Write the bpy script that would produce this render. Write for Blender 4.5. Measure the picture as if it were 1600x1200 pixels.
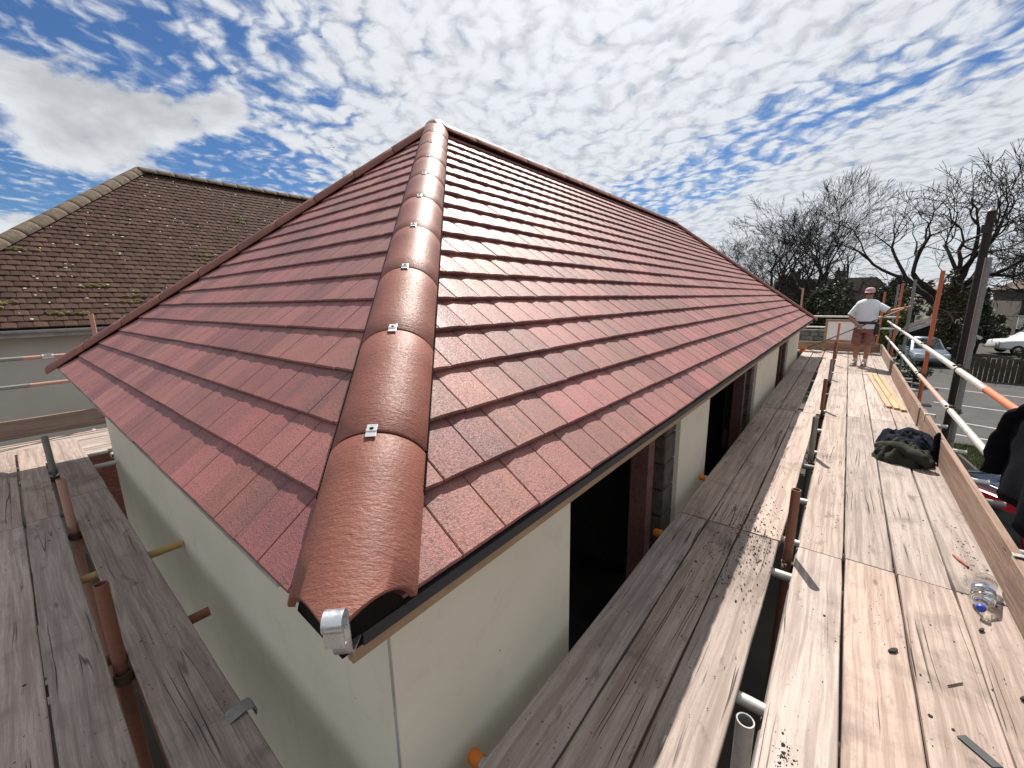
import bpy, bmesh, math, random
from mathutils import Vector, Matrix, noise
random.seed(7)
R = math.radians
scene = bpy.context.scene
for o in list(bpy.data.objects): bpy.data.objects.remove(o)
COL = scene.collection

# ------------------------------------------------------------------ camera
# origin = the photographer's eye; X runs along the long eave, Y along the short eave, Z up
PITCH, AZ, ROLL = 0.2022, 0.682, -0.0171
up = Vector((0, 0, 1))
fh = Vector((math.cos(AZ), math.sin(AZ), 0)); rt = Vector((math.sin(AZ), -math.cos(AZ), 0))
fwd = fh*math.cos(PITCH) - up*math.sin(PITCH); cu = fh*math.sin(PITCH) + up*math.cos(PITCH)
r2 = rt*math.cos(ROLL) + cu*math.sin(ROLL); c2 = cu*math.cos(ROLL) - rt*math.sin(ROLL)
cd = bpy.data.cameras.new('camera'); cam = bpy.data.objects.new('camera', cd); COL.objects.link(cam)
cam.matrix_world = Matrix(((r2.x, c2.x, -fwd.x, 0), (r2.y, c2.y, -fwd.y, 0), (r2.z, c2.z, -fwd.z, 0), (0, 0, 0, 1)))
cd.sensor_width = 36; cd.lens = 36*638.93/1600; cd.clip_start = 0.02; cd.clip_end = 3000
scene.camera = cam

# ------------------------------------------------------------------ sun, sky, exposure
SUN = Vector((0.70, 0.35, 1.0)).normalized()
sd = bpy.data.lights.new('sun', 'SUN'); sd.energy = 5.0; sd.angle = R(0.55); sd.color = (1.0, 0.94, 0.86)
so = bpy.data.objects.new('sun', sd); COL.objects.link(so); so.location = (10, 6, 20)
so.rotation_euler = SUN.to_track_quat('Z', 'Y').to_euler()
scene.view_settings.view_transform = 'Standard'; scene.view_settings.look = 'None'
scene.view_settings.exposure = 0.68; scene.view_settings.gamma = 1.0
scene.view_settings.use_curve_mapping = False

class NT:
    """small node-graph helper"""
    def __init__(s, tree): s.t = tree; s.n = tree.nodes; s.l = tree.links
    def node(s, kind, **kw):
        n = s.n.new(kind)
        for k, v in kw.items():
            if k.startswith('_'): setattr(n, k[1:], v)
        return n
    def put(s, sock, v):
        if isinstance(v, bpy.types.NodeSocket): s.l.new(v, sock)
        elif isinstance(v, (tuple, list)) and len(v) == 3 and sock.type == 'RGBA': sock.default_value = (*v, 1)
        else: sock.default_value = v
    def math(s, op, a, b=0.0, c=0.0, clamp=False):
        n = s.n.new('ShaderNodeMath'); n.operation = op; n.use_clamp = clamp
        s.put(n.inputs[0], a); s.put(n.inputs[1], b); s.put(n.inputs[2], c); return n.outputs[0]
    def vmath(s, op, a, b=(0, 0, 0)):
        n = s.n.new('ShaderNodeVectorMath'); n.operation = op
        s.put(n.inputs[0], a); s.put(n.inputs[1], b)
        return n.outputs['Value'] if op in ('DOT_PRODUCT', 'LENGTH') else n.outputs[0]
    def noise(s, vec, scale, detail=4, rough=0.55, dist=0.0, dim='3D'):
        n = s.n.new('ShaderNodeTexNoise'); n.noise_dimensions = dim
        s.put(n.inputs['Vector'], vec); n.inputs['Scale'].default_value = scale
        n.inputs['Detail'].default_value = detail; n.inputs['Roughness'].default_value = rough
        n.inputs['Distortion'].default_value = dist; return n.outputs['Fac']
    def voro(s, vec, scale, feat='F1', rnd=1.0):
        n = s.n.new('ShaderNodeTexVoronoi'); n.feature = feat
        s.put(n.inputs['Vector'], vec); n.inputs['Scale'].default_value = scale
        n.inputs['Randomness'].default_value = rnd; return n.outputs['Distance']
    def step(s, v, a, b, lo=0.0, hi=1.0):
        n = s.n.new('ShaderNodeMapRange'); n.interpolation_type = 'SMOOTHSTEP'
        s.put(n.inputs[0], v); s.put(n.inputs[1], a); s.put(n.inputs[2], b)
        n.inputs[3].default_value = lo; n.inputs[4].default_value = hi; return n.outputs[0]
    def mix(s, fac, a, b, mode='MIX'):
        n = s.n.new('ShaderNodeMix'); n.data_type = 'RGBA'; n.blend_type = mode
        s.put(n.inputs[0], fac); s.put(n.inputs[6], a); s.put(n.inputs[7], b); return n.outputs[2]
    def scalev(s, vec, sc):
        return s.vmath('MULTIPLY', vec, sc)
    def bump(s, h, strength, dist, nrm=None):
        n = s.n.new('ShaderNodeBump'); n.inputs['Strength'].default_value = strength
        n.inputs['Distance'].default_value = dist; s.put(n.inputs['Height'], h)
        if nrm is not None: s.put(n.inputs['Normal'], nrm)
        return n.outputs[0]

world = bpy.data.worlds.new('World'); scene.world = world; world.use_nodes = True
w = NT(world.node_tree); w.n.clear()
sky = w.node('ShaderNodeTexSky'); sky.sky_type = 'NISHITA'; sky.sun_disc = False
sky.sun_elevation = math.asin(SUN.z); sky.sun_rotation = math.atan2(SUN.x, SUN.y)
sky.air_density = 1.0; sky.dust_density = 0.4; sky.ozone_density = 2.2
tc = w.node('ShaderNodeTexCoord'); dirv = tc.outputs['Generated']
sx = w.node('ShaderNodeSeparateXYZ'); w.l.new(dirv, sx.inputs[0])
zz = w.math('ADD', w.math('MAXIMUM', sx.outputs[2], 0.0), 0.10)
px = w.math('DIVIDE', sx.outputs[0], zz); py = w.math('DIVIDE', sx.outputs[1], zz)
cb = w.node('ShaderNodeCombineXYZ'); w.l.new(px, cb.inputs[0]); w.l.new(py, cb.inputs[1])
P = cb.outputs[0]
# cloud streets run along one direction of the high sheet; s goes across them
sA = w.vmath('DOT_PRODUCT', P, (0.83, -0.56, 0)); tA = w.vmath('DOT_PRODUCT', P, (0.56, 0.83, 0))
cst = w.node('ShaderNodeCombineXYZ'); w.l.new(sA, cst.inputs[0]); w.l.new(tA, cst.inputs[1]); Q = cst.outputs[0]
w1 = w.noise(w.scalev(Q, (1.0, 0.45, 1)), 1.3, 4, 0.55)
w2 = w.noise(Q, 3.0, 3, 0.5)
Qw = w.vmath('ADD', Q, w.vmath('MULTIPLY', (0.25, 0.25, 0), w2))
sw = w.math('ADD', sA, w.math('MULTIPLY_ADD', w1, 1.5, -0.75))
rift = w.math('POWER', 2.718, w.math('MULTIPLY', w.math('POWER', w.math('ABSOLUTE', w.math('SUBTRACT', sw, 1.85)), 2.0), -7.0))
sheet = w.math('MAXIMUM', w.math('MAXIMUM', w.step(sw, -0.8, 0.35, -1.0, 0.9), w.step(sw, -3.5, -2.7, 0.9, -1.0)), w.step(tA, 0.2, 1.1, 0.9, -1.0))
street = w.math('SUBTRACT', sheet, w.math('MULTIPLY', rift, 1.35))
cellA = w.noise(w.scalev(Qw, (1.25, 1.0, 1)), 8.5, 3, 0.5, 0.2)
cellB = w.noise(w.scalev(Qw, (1.2, 1.0, 1)), 20.0, 3, 0.6, 0.1)
puffv = w.vmath('ADD', w.scalev(Qw, (1.45, 1.0, 1)), w.vmath('MULTIPLY', (0.10, 0.10, 0), w.noise(Q, 12.0, 3, 0.6)))
pn_ = w.node('ShaderNodeTexVoronoi'); pn_.voronoi_dimensions = '2D'; pn_.feature = 'SMOOTH_F1'; pn_.inputs['Scale'].default_value = 9.0; pn_.inputs['Smoothness'].default_value = 0.35
w.l.new(puffv, pn_.inputs['Vector'])
puff = w.math('MULTIPLY_ADD', pn_.outputs['Distance'], -0.62, 0.80)
cells = w.math('ADD', w.math('ADD', w.math('MULTIPLY', cellA, 0.34), w.math('MULTIPLY', cellB, 0.26)), w.math('MULTIPLY', puff, 0.42))
dens = w.math('ADD', w.math('MULTIPLY_ADD', street, 0.155, 0.035), cells)
alto = w.step(dens, 0.38, 0.64)
wisp = w.step(w.math('ADD', w.noise(w.scalev(Q, (3.0, 0.8, 1)), 2.2, 4, 0.65, 0.6), w.math('MULTIPLY', street, 0.05)), 0.50, 0.85, 0.0, 0.55)
# a lower, heaped layer where the sheet is open
cv = w.vmath('MULTIPLY', dirv, (1.0, 1.0, 1.9))
cum0 = w.noise(w.vmath('ADD', cv, (9.4, 1.1, 6.25)), 3.1, 6, 0.56, 0.15)
lowband = w.math('ADD', w.step(sx.outputs[2], 0.30, 0.46, 0.0, 0.13), w.step(sheet, -0.5, 0.5, 0.0, 0.2))
cumd = w.step(w.math('SUBTRACT', cum0, lowband), 0.49, 0.555)
cumsh = w.step(w.noise(w.vmath('ADD', w.vmath('ADD', cv, (9.4, 1.1, 6.25)), (-0.02, -0.01, -0.035)), 3.1, 6, 0.56, 0.15), 0.48, 0.64, 1.10, 0.74)
shade = w.step(w.math('ADD', w.math('MULTIPLY', puff, 0.6), w.math('MULTIPLY', cellB, 0.4)), 0.34, 0.62, 0.80, 1.10)
toward = w.vmath('DOT_PRODUCT', dirv, tuple(SUN))
glow = w.math('MULTIPLY_ADD', w.math('POWER', w.math('MAXIMUM', toward, 0.0), 8.0), 0.36, 0.94)
def scaled(col, f):
    n = w.node('ShaderNodeVectorMath'); n.operation = 'SCALE'; n.inputs[0].default_value = col; w.l.new(f, n.inputs['Scale']); return n.outputs[0]
skyc = w.mix(1.0, sky.outputs[0], (0.36, 0.53, 0.74), 'MULTIPLY')
c1 = w.mix(wisp, skyc, scaled((6.2, 6.6, 7.2), glow))
c2_ = w.mix(w.math('MULTIPLY', alto, 0.92), c1, scaled((6.9, 7.1, 7.35), w.math('MULTIPLY', shade, glow)))
mixc = w.mix(w.math('MULTIPLY', cumd, 0.96), c2_, scaled((6.8, 6.95, 7.2), w.math('MULTIPLY', cumsh, glow)))
bg = w.node('ShaderNodeBackground'); bg.inputs['Strength'].default_value = 0.070; w.l.new(mixc, bg.inputs['Color'])
out = w.node('ShaderNodeOutputWorld'); w.l.new(bg.outputs[0], out.inputs[0])

# ------------------------------------------------------------------ materials
MATS = {}
def newmat(name):
    m = bpy.data.materials.new(name); m.use_nodes = True
    t = NT(m.node_tree); b = t.n['Principled BSDF']; MATS[name] = m
    return m, t, b
def objvec(t):
    """object coordinates shifted by a random amount for each object"""
    tcn = t.node('ShaderNodeTexCoord'); oi = t.node('ShaderNodeObjectInfo')
    sh = t.node('ShaderNodeVectorMath'); sh.operation = 'SCALE'; sh.inputs[0].default_value = (37.1, 19.7, 11.3)
    t.l.new(oi.outputs['Random'], sh.inputs['Scale'])
    return t.vmath('ADD', tcn.outputs['Object'], sh.outputs[0]), oi.outputs['Random'], tcn.outputs['Object']
def simple(name, col, rough=0.6, metal=0.0, var=0.25, scale=6.0, bump=0.0, spec=0.5, bscale=None):
    m, t, b = newmat(name); v, rnd, _ = objvec(t)
    n = t.noise(v, scale, 5, 0.6)
    k = t.step(n, 0.25, 0.75, 1-var, 1+var)
    c = t.node('ShaderNodeVectorMath'); c.operation = 'SCALE'; c.inputs[0].default_value = col; t.l.new(k, c.inputs['Scale'])
    t.l.new(c.outputs[0], b.inputs['Base Color']); b.inputs['Roughness'].default_value = rough
    b.inputs['Metallic'].default_value = metal; b.inputs['Specular IOR Level'].default_value = spec
    if bump: t.l.new(t.bump(t.noise(v, bscale or scale*8, 4, 0.6), bump, 0.004), b.inputs['Normal'])
    return m

def wood(name, light, dark, stain, gloss=0.75, wet=0.5):
    m, t, b = newmat(name); v, rnd, raw = objvec(t)
    warp = t.noise(t.scalev(v, (1.1, 4, 4)), 1.0, 3, 0.5)
    vw = t.vmath('ADD', v, t.vmath('MULTIPLY', (0, 0.05, 0), warp))
    g1 = t.noise(t.scalev(vw, (1.4, 34, 34)), 1.0, 6, 0.62, 0.4)
    g2 = t.noise(t.scalev(vw, (5, 120, 120)), 1.0, 3, 0.6)
    base = t.mix(t.step(g1, 0.36, 0.62), dark, light)
    base = t.mix(t.step(g2, 0.42, 0.70, 0, 0.55), base, dark)
    base = t.mix(t.step(t.noise(v, 55, 4, 0.65), 0.5, 0.72, 0, 0.4), base, dark)
    blot = t.noise(v, 2.3, 6, 0.62, 0.3)
    base = t.mix(t.step(blot, 0.52, 0.78, 0, wet), base, stain)
    blot2 = t.noise(t.scalev(v, (1.0, 2.2, 2.2)), 6.5, 5, 0.6, 0.5)
    base = t.mix(t.step(blot2, 0.60, 0.74, 0, wet*0.8), base, stain)
    crk = t.noise(t.scalev(vw, (0.40, 16, 16)), 1.0, 1, 0.5, 0.0)
    cm = t.math('SUBTRACT', 1.0, t.step(t.math('ABSOLUTE', t.math('SUBTRACT', crk, 0.56)), 0.0, 0.012))
    cm = t.math('MULTIPLY', cm, t.step(t.noise(v, 1.7, 2, 0.5), 0.5, 0.62))
    base = t.mix(t.math('MULTIPLY', cm, 0.8), base, (0.035, 0.026, 0.02))
    kn = t.voro(t.scalev(v, (1.5, 5.0, 0.5)), 1.0)
    base = t.mix(t.step(kn, 0.025, 0.075, 0.6, 0.0), base, (0.06, 0.035, 0.022))
    spk = t.voro(t.scalev(v, (1, 1, 0.2)), 34.0)
    spm = t.math('MULTIPLY', t.step(spk, 0.10, 0.16, 1, 0), t.step(t.noise(v, 2.1, 3, 0.5), 0.5, 0.66))
    base = t.mix(t.math('MULTIPLY', spm, 0.75), base, (0.03, 0.024, 0.02))
    hv = t.node('ShaderNodeHueSaturation'); t.l.new(base, hv.inputs['Color'])
    t.l.new(t.math('MULTIPLY_ADD', rnd, 0.36, 0.80), hv.inputs['Value'])
    t.l.new(t.math('MULTIPLY_ADD', t.math('FRACT', t.math('MULTIPLY', rnd, 7.3)), 0.35, 0.78), hv.inputs['Saturation'])
    t.l.new(hv.outputs[0], b.inputs['Base Color']); b.inputs['Roughness'].default_value = gloss
    b.inputs['Specular IOR Level'].default_value = 0.3
    hgt = t.math('SUBTRACT', t.math('ADD', g1, t.math('MULTIPLY', g2, 0.5)), t.math('MULTIPLY', cm, 1.5))
    t.l.new(t.bump(hgt, 0.8, 0.005), b.inputs['Normal'])
    return m
wood('board', (0.400, 0.322, 0.280), (0.255, 0.192, 0.163), (0.125, 0.096, 0.083), wet=0.9)
wood('toe', (0.29, 0.20, 0.155), (0.195, 0.125, 0.095), (0.13, 0.09, 0.072), wet=0.5)
wood('batten', (0.50, 0.33, 0.18), (0.38, 0.235, 0.12), (0.36, 0.20, 0.10), wet=0.2)
wood('stud', (0.15, 0.062, 0.055), (0.10, 0.042, 0.038), (0.06, 0.03, 0.027), wet=0.5)
wood('pole', (0.035, 0.028, 0.024), (0.02, 0.016, 0.014), (0.012, 0.011, 0.01), wet=0.4)

def tile_mat(name, a, bcol, streakc, rough, grit, streak, vary, coat):
    m, t, b = newmat(name)
    tcn = t.node('ShaderNodeTexCoord'); oi = t.node('ShaderNodeObjectInfo'); ge = t.node('ShaderNodeNewGeometry')
    rnd = t.math('FRACT', t.math('ADD', t.math('MULTIPLY', oi.outputs['Random'], 5.31), ge.outputs['Random Per Island']))
    sh = t.node('ShaderNodeVectorMath'); sh.operation = 'SCALE'; sh.inputs[0].default_value = (31.7, 17.9, 3.0); t.l.new(rnd, sh.inputs['Scale'])
    v = t.vmath('ADD', tcn.outputs['Object'], sh.outputs[0])
    st = t.noise(t.scalev(v, (22, 2.0, 4)), 1.0, 4, 0.6, 0.3)
    blot = t.noise(v, 9.0, 4, 0.55)
    grain = t.noise(v, 400.0, 2, 0.7)
    grain2 = t.noise(v, 135.0, 3, 0.72)
    base = t.mix(t.step(blot, 0.3, 0.7), a, bcol)
    base = t.mix(t.step(st, 0.52, 0.72, 0, streak), base, streakc)
    base = t.mix(t.step(t.noise(t.scalev(v, (5, 1.5, 4)), 1.0, 3), 0.56, 0.72, 0, streak*0.8), base, streakc)
    base = t.mix(t.step(grain, 0.42, 0.66, 0, grit), base, (a[0]*1.9, a[1]*2.2, a[2]*2.3))
    base = t.mix(t.step(grain2, 0.54, 0.66, 0, grit*1.1), base, streakc)
    hv = t.node('ShaderNodeHueSaturation'); t.l.new(base, hv.inputs['Color'])
    t.l.new(t.math('MULTIPLY_ADD', rnd, vary, 1-vary/2), hv.inputs['Value'])
    b.inputs['Coat Weight'].default_value = coat; b.inputs['Coat Roughness'].default_value = 0.30; b.inputs['Coat IOR'].default_value = 1.5
    t.l.new(t.math('MULTIPLY_ADD', t.math('FRACT', t.math('MULTIPLY', rnd, 9.7)), 0.016, 0.488), hv.inputs['Hue'])
    t.l.new(hv.outputs[0], b.inputs['Base Color'])
    t.l.new(t.step(grain2, 0.35, 0.65, rough-0.10, rough+0.22), b.inputs['Roughness'])
    b.inputs['Specular IOR Level'].default_value = 0.52 if coat else 0.12
    hgt = t.math('ADD', t.math('MULTIPLY', grain, 0.6), grain2)
    t.l.new(t.bump(hgt, 0.9, 0.0028), b.inputs['Normal'])
    return m
tile_mat('tile', (0.182, 0.066, 0.055), (0.240, 0.086, 0.066), (0.080, 0.047, 0.044), 0.51, 0.62, 0.80, 0.44, 0.06)
tile_mat('oldtile', (0.052, 0.030, 0.023), (0.068, 0.038, 0.025), (0.030, 0.021, 0.018), 0.85, 0.45, 0.6, 0.5, 0.0)

def hip_mat():
    m, t, b = newmat('hiptile'); v, rnd, raw = objvec(t)
    # fine drag marks across the tile, running round the barrel
    g = t.noise(t.scalev(v, (34, 34, 130)), 1.0, 5, 0.64, 0.6)
    g2 = t.noise(v, 120.0, 4, 0.65)
    blot = t.noise(v, 5.0, 4, 0.6)
    base = t.mix(t.step(blot, 0.3, 0.7), (0.172, 0.059, 0.042), (0.226, 0.083, 0.058))
    base = t.mix(t.step(g, 0.5, 0.8, 0, 0.6), base, (0.12, 0.050, 0.038))
    hv = t.node('ShaderNodeHueSaturation'); t.l.new(base, hv.inputs['Color'])
    t.l.new(t.math('MULTIPLY_ADD', rnd, 0.22, 0.90), hv.inputs['Value'])
    t.l.new(hv.outputs[0], b.inputs['Base Color'])
    t.l.new(t.step(g2, 0.3, 0.7, 0.42, 0.60), b.inputs['Roughness']); b.inputs['Specular IOR Level'].default_value = 0.34
    t.l.new(t.bump(t.math('ADD', g, t.math('MULTIPLY', g2, 0.6)), 0.65, 0.0042), b.inputs['Normal'])
    return m
hip_mat()

def old_ridge():
    m, t, b = newmat('oldridge'); v, rnd, raw = objvec(t)
    n = t.noise(v, 8, 5, 0.6)
    base = t.mix(t.step(n, 0.3, 0.7), (0.066, 0.045, 0.030), (0.115, 0.083, 0.050))
    base = t.mix(t.step(t.noise(v, 26, 3, 0.6), 0.60, 0.7, 0, 0.6), base, (0.30, 0.28, 0.22))
    base = t.mix(t.step(t.noise(v, 15, 3, 0.6), 0.60, 0.72, 0, 0.7), base, (0.07, 0.065, 0.03))
    t.l.new(base, b.inputs['Base Color']); b.inputs['Roughness'].default_value = 0.9
    t.l.new(t.bump(n, 0.5, 0.01), b.inputs['Normal'])
old_ridge()

def render_mat(name, col, dirt):
    m, t, b = newmat(name); v, rnd, raw = objvec(t)
    base = t.mix(t.step(t.noise(raw, 1.6, 5, 0.6), 0.3, 0.75), col, (col[0]*0.9, col[1]*0.9, col[2]*0.87))
    drip = t.noise(t.scalev(raw, (9, 9, 0.8)), 1.0, 4, 0.6)
    base = t.mix(t.step(drip, 0.60, 0.76, 0, dirt), base, (0.22, 0.19, 0.14))
    base = t.mix(t.step(t.noise(raw, 5.5, 5, 0.65, 0.5), 0.54, 0.74, 0, dirt*1.2), base, (0.30, 0.27, 0.21))
    base = t.mix(t.step(t.voro(raw, 7.0), 0.02, 0.035, 0.8, 0), base, (0.08, 0.07, 0.055))
    t.l.new(base, b.inputs['Base Color']); b.inputs['Roughness'].default_value = 0.88
    t.l.new(t.bump(t.noise(raw, 90, 4, 0.6), 0.25, 0.002), b.inputs['Normal'])
render_mat('render_cream', (0.66, 0.62, 0.515), 0.15)
render_mat('render_grey', (0.52, 0.50, 0.46), 0.12)

def tube_mat(name, a, bcol, amount, rough, metal):
    m, t, b = newmat(name); v, rnd, raw = objvec(t)
    n = t.noise(v, 9, 6, 0.65); n2 = t.noise(v, 45, 4, 0.6)
    base = t.mix(t.step(n, 0.55-amount, 0.70-amount), a, bcol)
    base = t.mix(t.step(n2, 0.55, 0.75, 0, 0.4), base, (bcol[0]*0.6, bcol[1]*0.6, bcol[2]*0.6))
    t.l.new(base, b.inputs['Base Color']); t.l.new(t.step(n2, 0.3, 0.7, rough-0.1, rough+0.15), b.inputs['Roughness'])
    b.inputs['Metallic'].default_value = metal
    t.l.new(t.bump(n2, 0.3, 0.001), b.inputs['Normal'])
tube_mat('galv', (0.50, 0.49, 0.46), (0.36, 0.34, 0.31), 0.0, 0.42, 0.45)
tube_mat('galv_dull', (0.22, 0.215, 0.205), (0.15, 0.14, 0.13), 0.0, 0.55, 0.35)
tube_mat('orange_tube', (0.46, 0.13, 0.055), (0.30, 0.10, 0.055), 0.0, 0.55, 0.0)
tube_mat('rust_tube', (0.19, 0.075, 0.045), (0.13, 0.055, 0.038), 0.0, 0.65, 0.0)
tube_mat('pink_tube', (0.42, 0.23, 0.18), (0.34, 0.25, 0.22), 0.0, 0.6, 0.1)
tube_mat('yellow_tube', (0.42, 0.28, 0.10), (0.30, 0.21, 0.10), 0.0, 0.5, 0.0)
tube_mat('coupler', (0.10, 0.058, 0.040), (0.17, 0.10, 0.07), 0.0, 0.7, 0.3)
tube_mat('zinc', (0.62, 0.64, 0.66), (0.48, 0.50, 0.52), 0.0, 0.30, 0.9)
simple('orange_cap', (0.70, 0.20, 0.03), 0.5)
simple('felt', (0.011, 0.013, 0.019), 0.6, var=0.2)
simple('black_union', (0.007, 0.006, 0.006), 0.9, spec=0.1)
simple('shell_edge', (0.10, 0.05, 0.042), 0.85)
simple('clip_metal', (0.72, 0.72, 0.72), 0.32, 0.85, 0.1)
simple('gutter', (0.36, 0.36, 0.36), 0.5)
simple('soffit', (0.30, 0.29, 0.27), 0.7)
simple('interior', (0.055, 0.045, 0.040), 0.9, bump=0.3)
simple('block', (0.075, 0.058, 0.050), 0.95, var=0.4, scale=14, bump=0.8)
simple('brick', (0.17, 0.052, 0.040), 0.9, var=0.35, scale=5, bump=0.5)
simple('mortar', (0.20, 0.17, 0.15), 0.95)
simple('asphalt', (0.042, 0.041, 0.040), 0.9, var=0.3, scale=1.2, bump=0.5, bscale=120)
simple('ground', (0.045, 0.042, 0.032), 0.95, var=0.45, scale=0.5, bump=0.5, bscale=30)
simple('grass_base', (0.055, 0.075, 0.022), 0.95, var=0.5, scale=2.0, bump=0.6)
simple('white_paint', (0.33, 0.33, 0.31), 0.8, var=0.25, scale=9)
simple('kerb', (0.17, 0.165, 0.15), 0.9, var=0.25)
simple('bark', (0.026, 0.021, 0.017), 0.95, var=0.4, scale=5)
simple('bark_pale', (0.085, 0.068, 0.055), 0.95, var=0.4, scale=5)
simple('twig', (0.022, 0.017, 0.015), 0.95, var=0.3)
simple('moss', (0.105, 0.085, 0.022), 0.95, var=0.5, scale=40)
simple('moss_dark', (0.030, 0.026, 0.018), 0.95, var=0.5, scale=60)
simple('lichen', (0.46, 0.45, 0.40), 0.95)
simple('dirt', (0.030, 0.024, 0.020), 0.95)
simple('slate', (0.040, 0.044, 0.048), 0.5)
simple('red_chip', (0.30, 0.075, 0.055), 0.7)
simple('jacket_black', (0.006, 0.0065, 0.009), 0.95, var=0.3, scale=12, bump=0.4, spec=0.05)
simple('jacket_navy', (0.012, 0.014, 0.022), 0.9, var=0.3, scale=12, bump=0.4, spec=0.08)
simple('jacket_olive', (0.032, 0.034, 0.026), 0.9, var=0.3, scale=12, bump=0.4, spec=0.1)
simple('skin', (0.36, 0.17, 0.115), 0.55, var=0.12)
simple('tee', (0.66, 0.72, 0.76), 0.85, var=0.08)
simple('shorts', (0.235, 0.105, 0.085), 0.85, var=0.2, scale=14)
simple('cap_red', (0.50, 0.27, 0.285), 0.8, var=0.12)
simple('cap_peak', (0.58, 0.50, 0.48), 0.8)
simple('black', (0.010, 0.010, 0.011), 0.5)
simple('sock', (0.52, 0.52, 0.50), 0.9)
simple('shoe', (0.16, 0.14, 0.13), 0.8, var=0.3, scale=30)
simple('sole', (0.55, 0.54, 0.50), 0.8)
simple('broom_orange', (0.72, 0.15, 0.03), 0.6)
simple('handle_dark', (0.05, 0.035, 0.03), 0.45)
simple('whiteboard', (0.74, 0.72, 0.72), 0.5, var=0.05)
simple('frame_wood', (0.27, 0.175, 0.10), 0.6)
simple('roof_dark', (0.026, 0.018, 0.015), 0.95, var=0.4, scale=3)
simple('roof_red', (0.060, 0.034, 0.027), 0.95, var=0.35, scale=3)
simple('wall_stone', (0.20, 0.185, 0.16), 0.9, var=0.4, scale=3, bump=0.5)
simple('wall_brown', (0.070, 0.058, 0.047), 0.9, var=0.35, scale=2.5)
simple('dark_timber', (0.030, 0.022, 0.018), 0.8)
simple('white_frame', (0.72, 0.72, 0.70), 0.5, var=0.06)
simple('window_glass', (0.025, 0.032, 0.04), 0.08, var=0.1, spec=0.8)
simple('car_silver', (0.30, 0.36, 0.43), 0.28, 0.55, 0.04)
simple('car_white', (0.72, 0.74, 0.76), 0.28, 0.0, 0.04)
simple('car_red', (0.26, 0.012, 0.022), 0.22, 0.15, 0.05)
simple('car_roof', (0.035, 0.05, 0.085), 0.16, 0.2, 0.05)
simple('car_glass', (0.014, 0.018, 0.022), 0.05, 0.0, 0.05, spec=0.9)
simple('car_trim', (0.45, 0.46, 0.47), 0.3, 0.7, 0.05)
simple('tyre', (0.016, 0.016, 0.016), 0.85)
simple('rim', (0.42, 0.43, 0.44), 0.35, 0.7)
simple('lamp_red', (0.42, 0.02, 0.02), 0.2)
simple('lamp_clear', (0.70, 0.71, 0.72), 0.15)
simple('fence_wood', (0.050, 0.038, 0.026), 0.9, var=0.35)
simple('blue_cap', (0.015, 0.06, 0.42), 0.4)
simple('bottle_label', (0.10, 0.12, 0.22), 0.5, var=0.3, scale=60)
simple('bottle_label_white', (0.70, 0.72, 0.75), 0.5)
def leaf_mat(name, c1, c2):
    m, t, b = newmat(name); ge = t.node('ShaderNodeNewGeometry')
    t.l.new(t.mix(ge.outputs['Random Per Island'], c1, c2), b.inputs['Base Color']); b.inputs['Roughness'].default_value = 0.6
    b.inputs['Subsurface Weight'].default_value = 0.0
leaf_mat('leaf_green', (0.055, 0.085, 0.020), (0.14, 0.17, 0.035))
leaf_mat('leaf_dark', (0.020, 0.030, 0.014), (0.055, 0.062, 0.026))
leaf_mat('leaf_brown', (0.050, 0.042, 0.022), (0.095, 0.085, 0.035))
leaf_mat('leaf_ivy', (0.035, 0.050, 0.022), (0.085, 0.10, 0.055))
leaf_mat('grass_blade', (0.05, 0.075, 0.02), (0.11, 0.12, 0.04))
def plastic():
    m, t, b = newmat('bottle_plastic')
    b.inputs['Base Color'].default_value = (0.93, 0.96, 0.97, 1); b.inputs['Roughness'].default_value = 0.06
    b.inputs['Transmission Weight'].default_value = 1.0; b.inputs['IOR'].default_value = 1.22
plastic()
for _m in ('leaf_green', 'leaf_dark', 'leaf_brown', 'leaf_ivy', 'grass_blade'):
    MATS[_m].use_backface_culling = False

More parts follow.
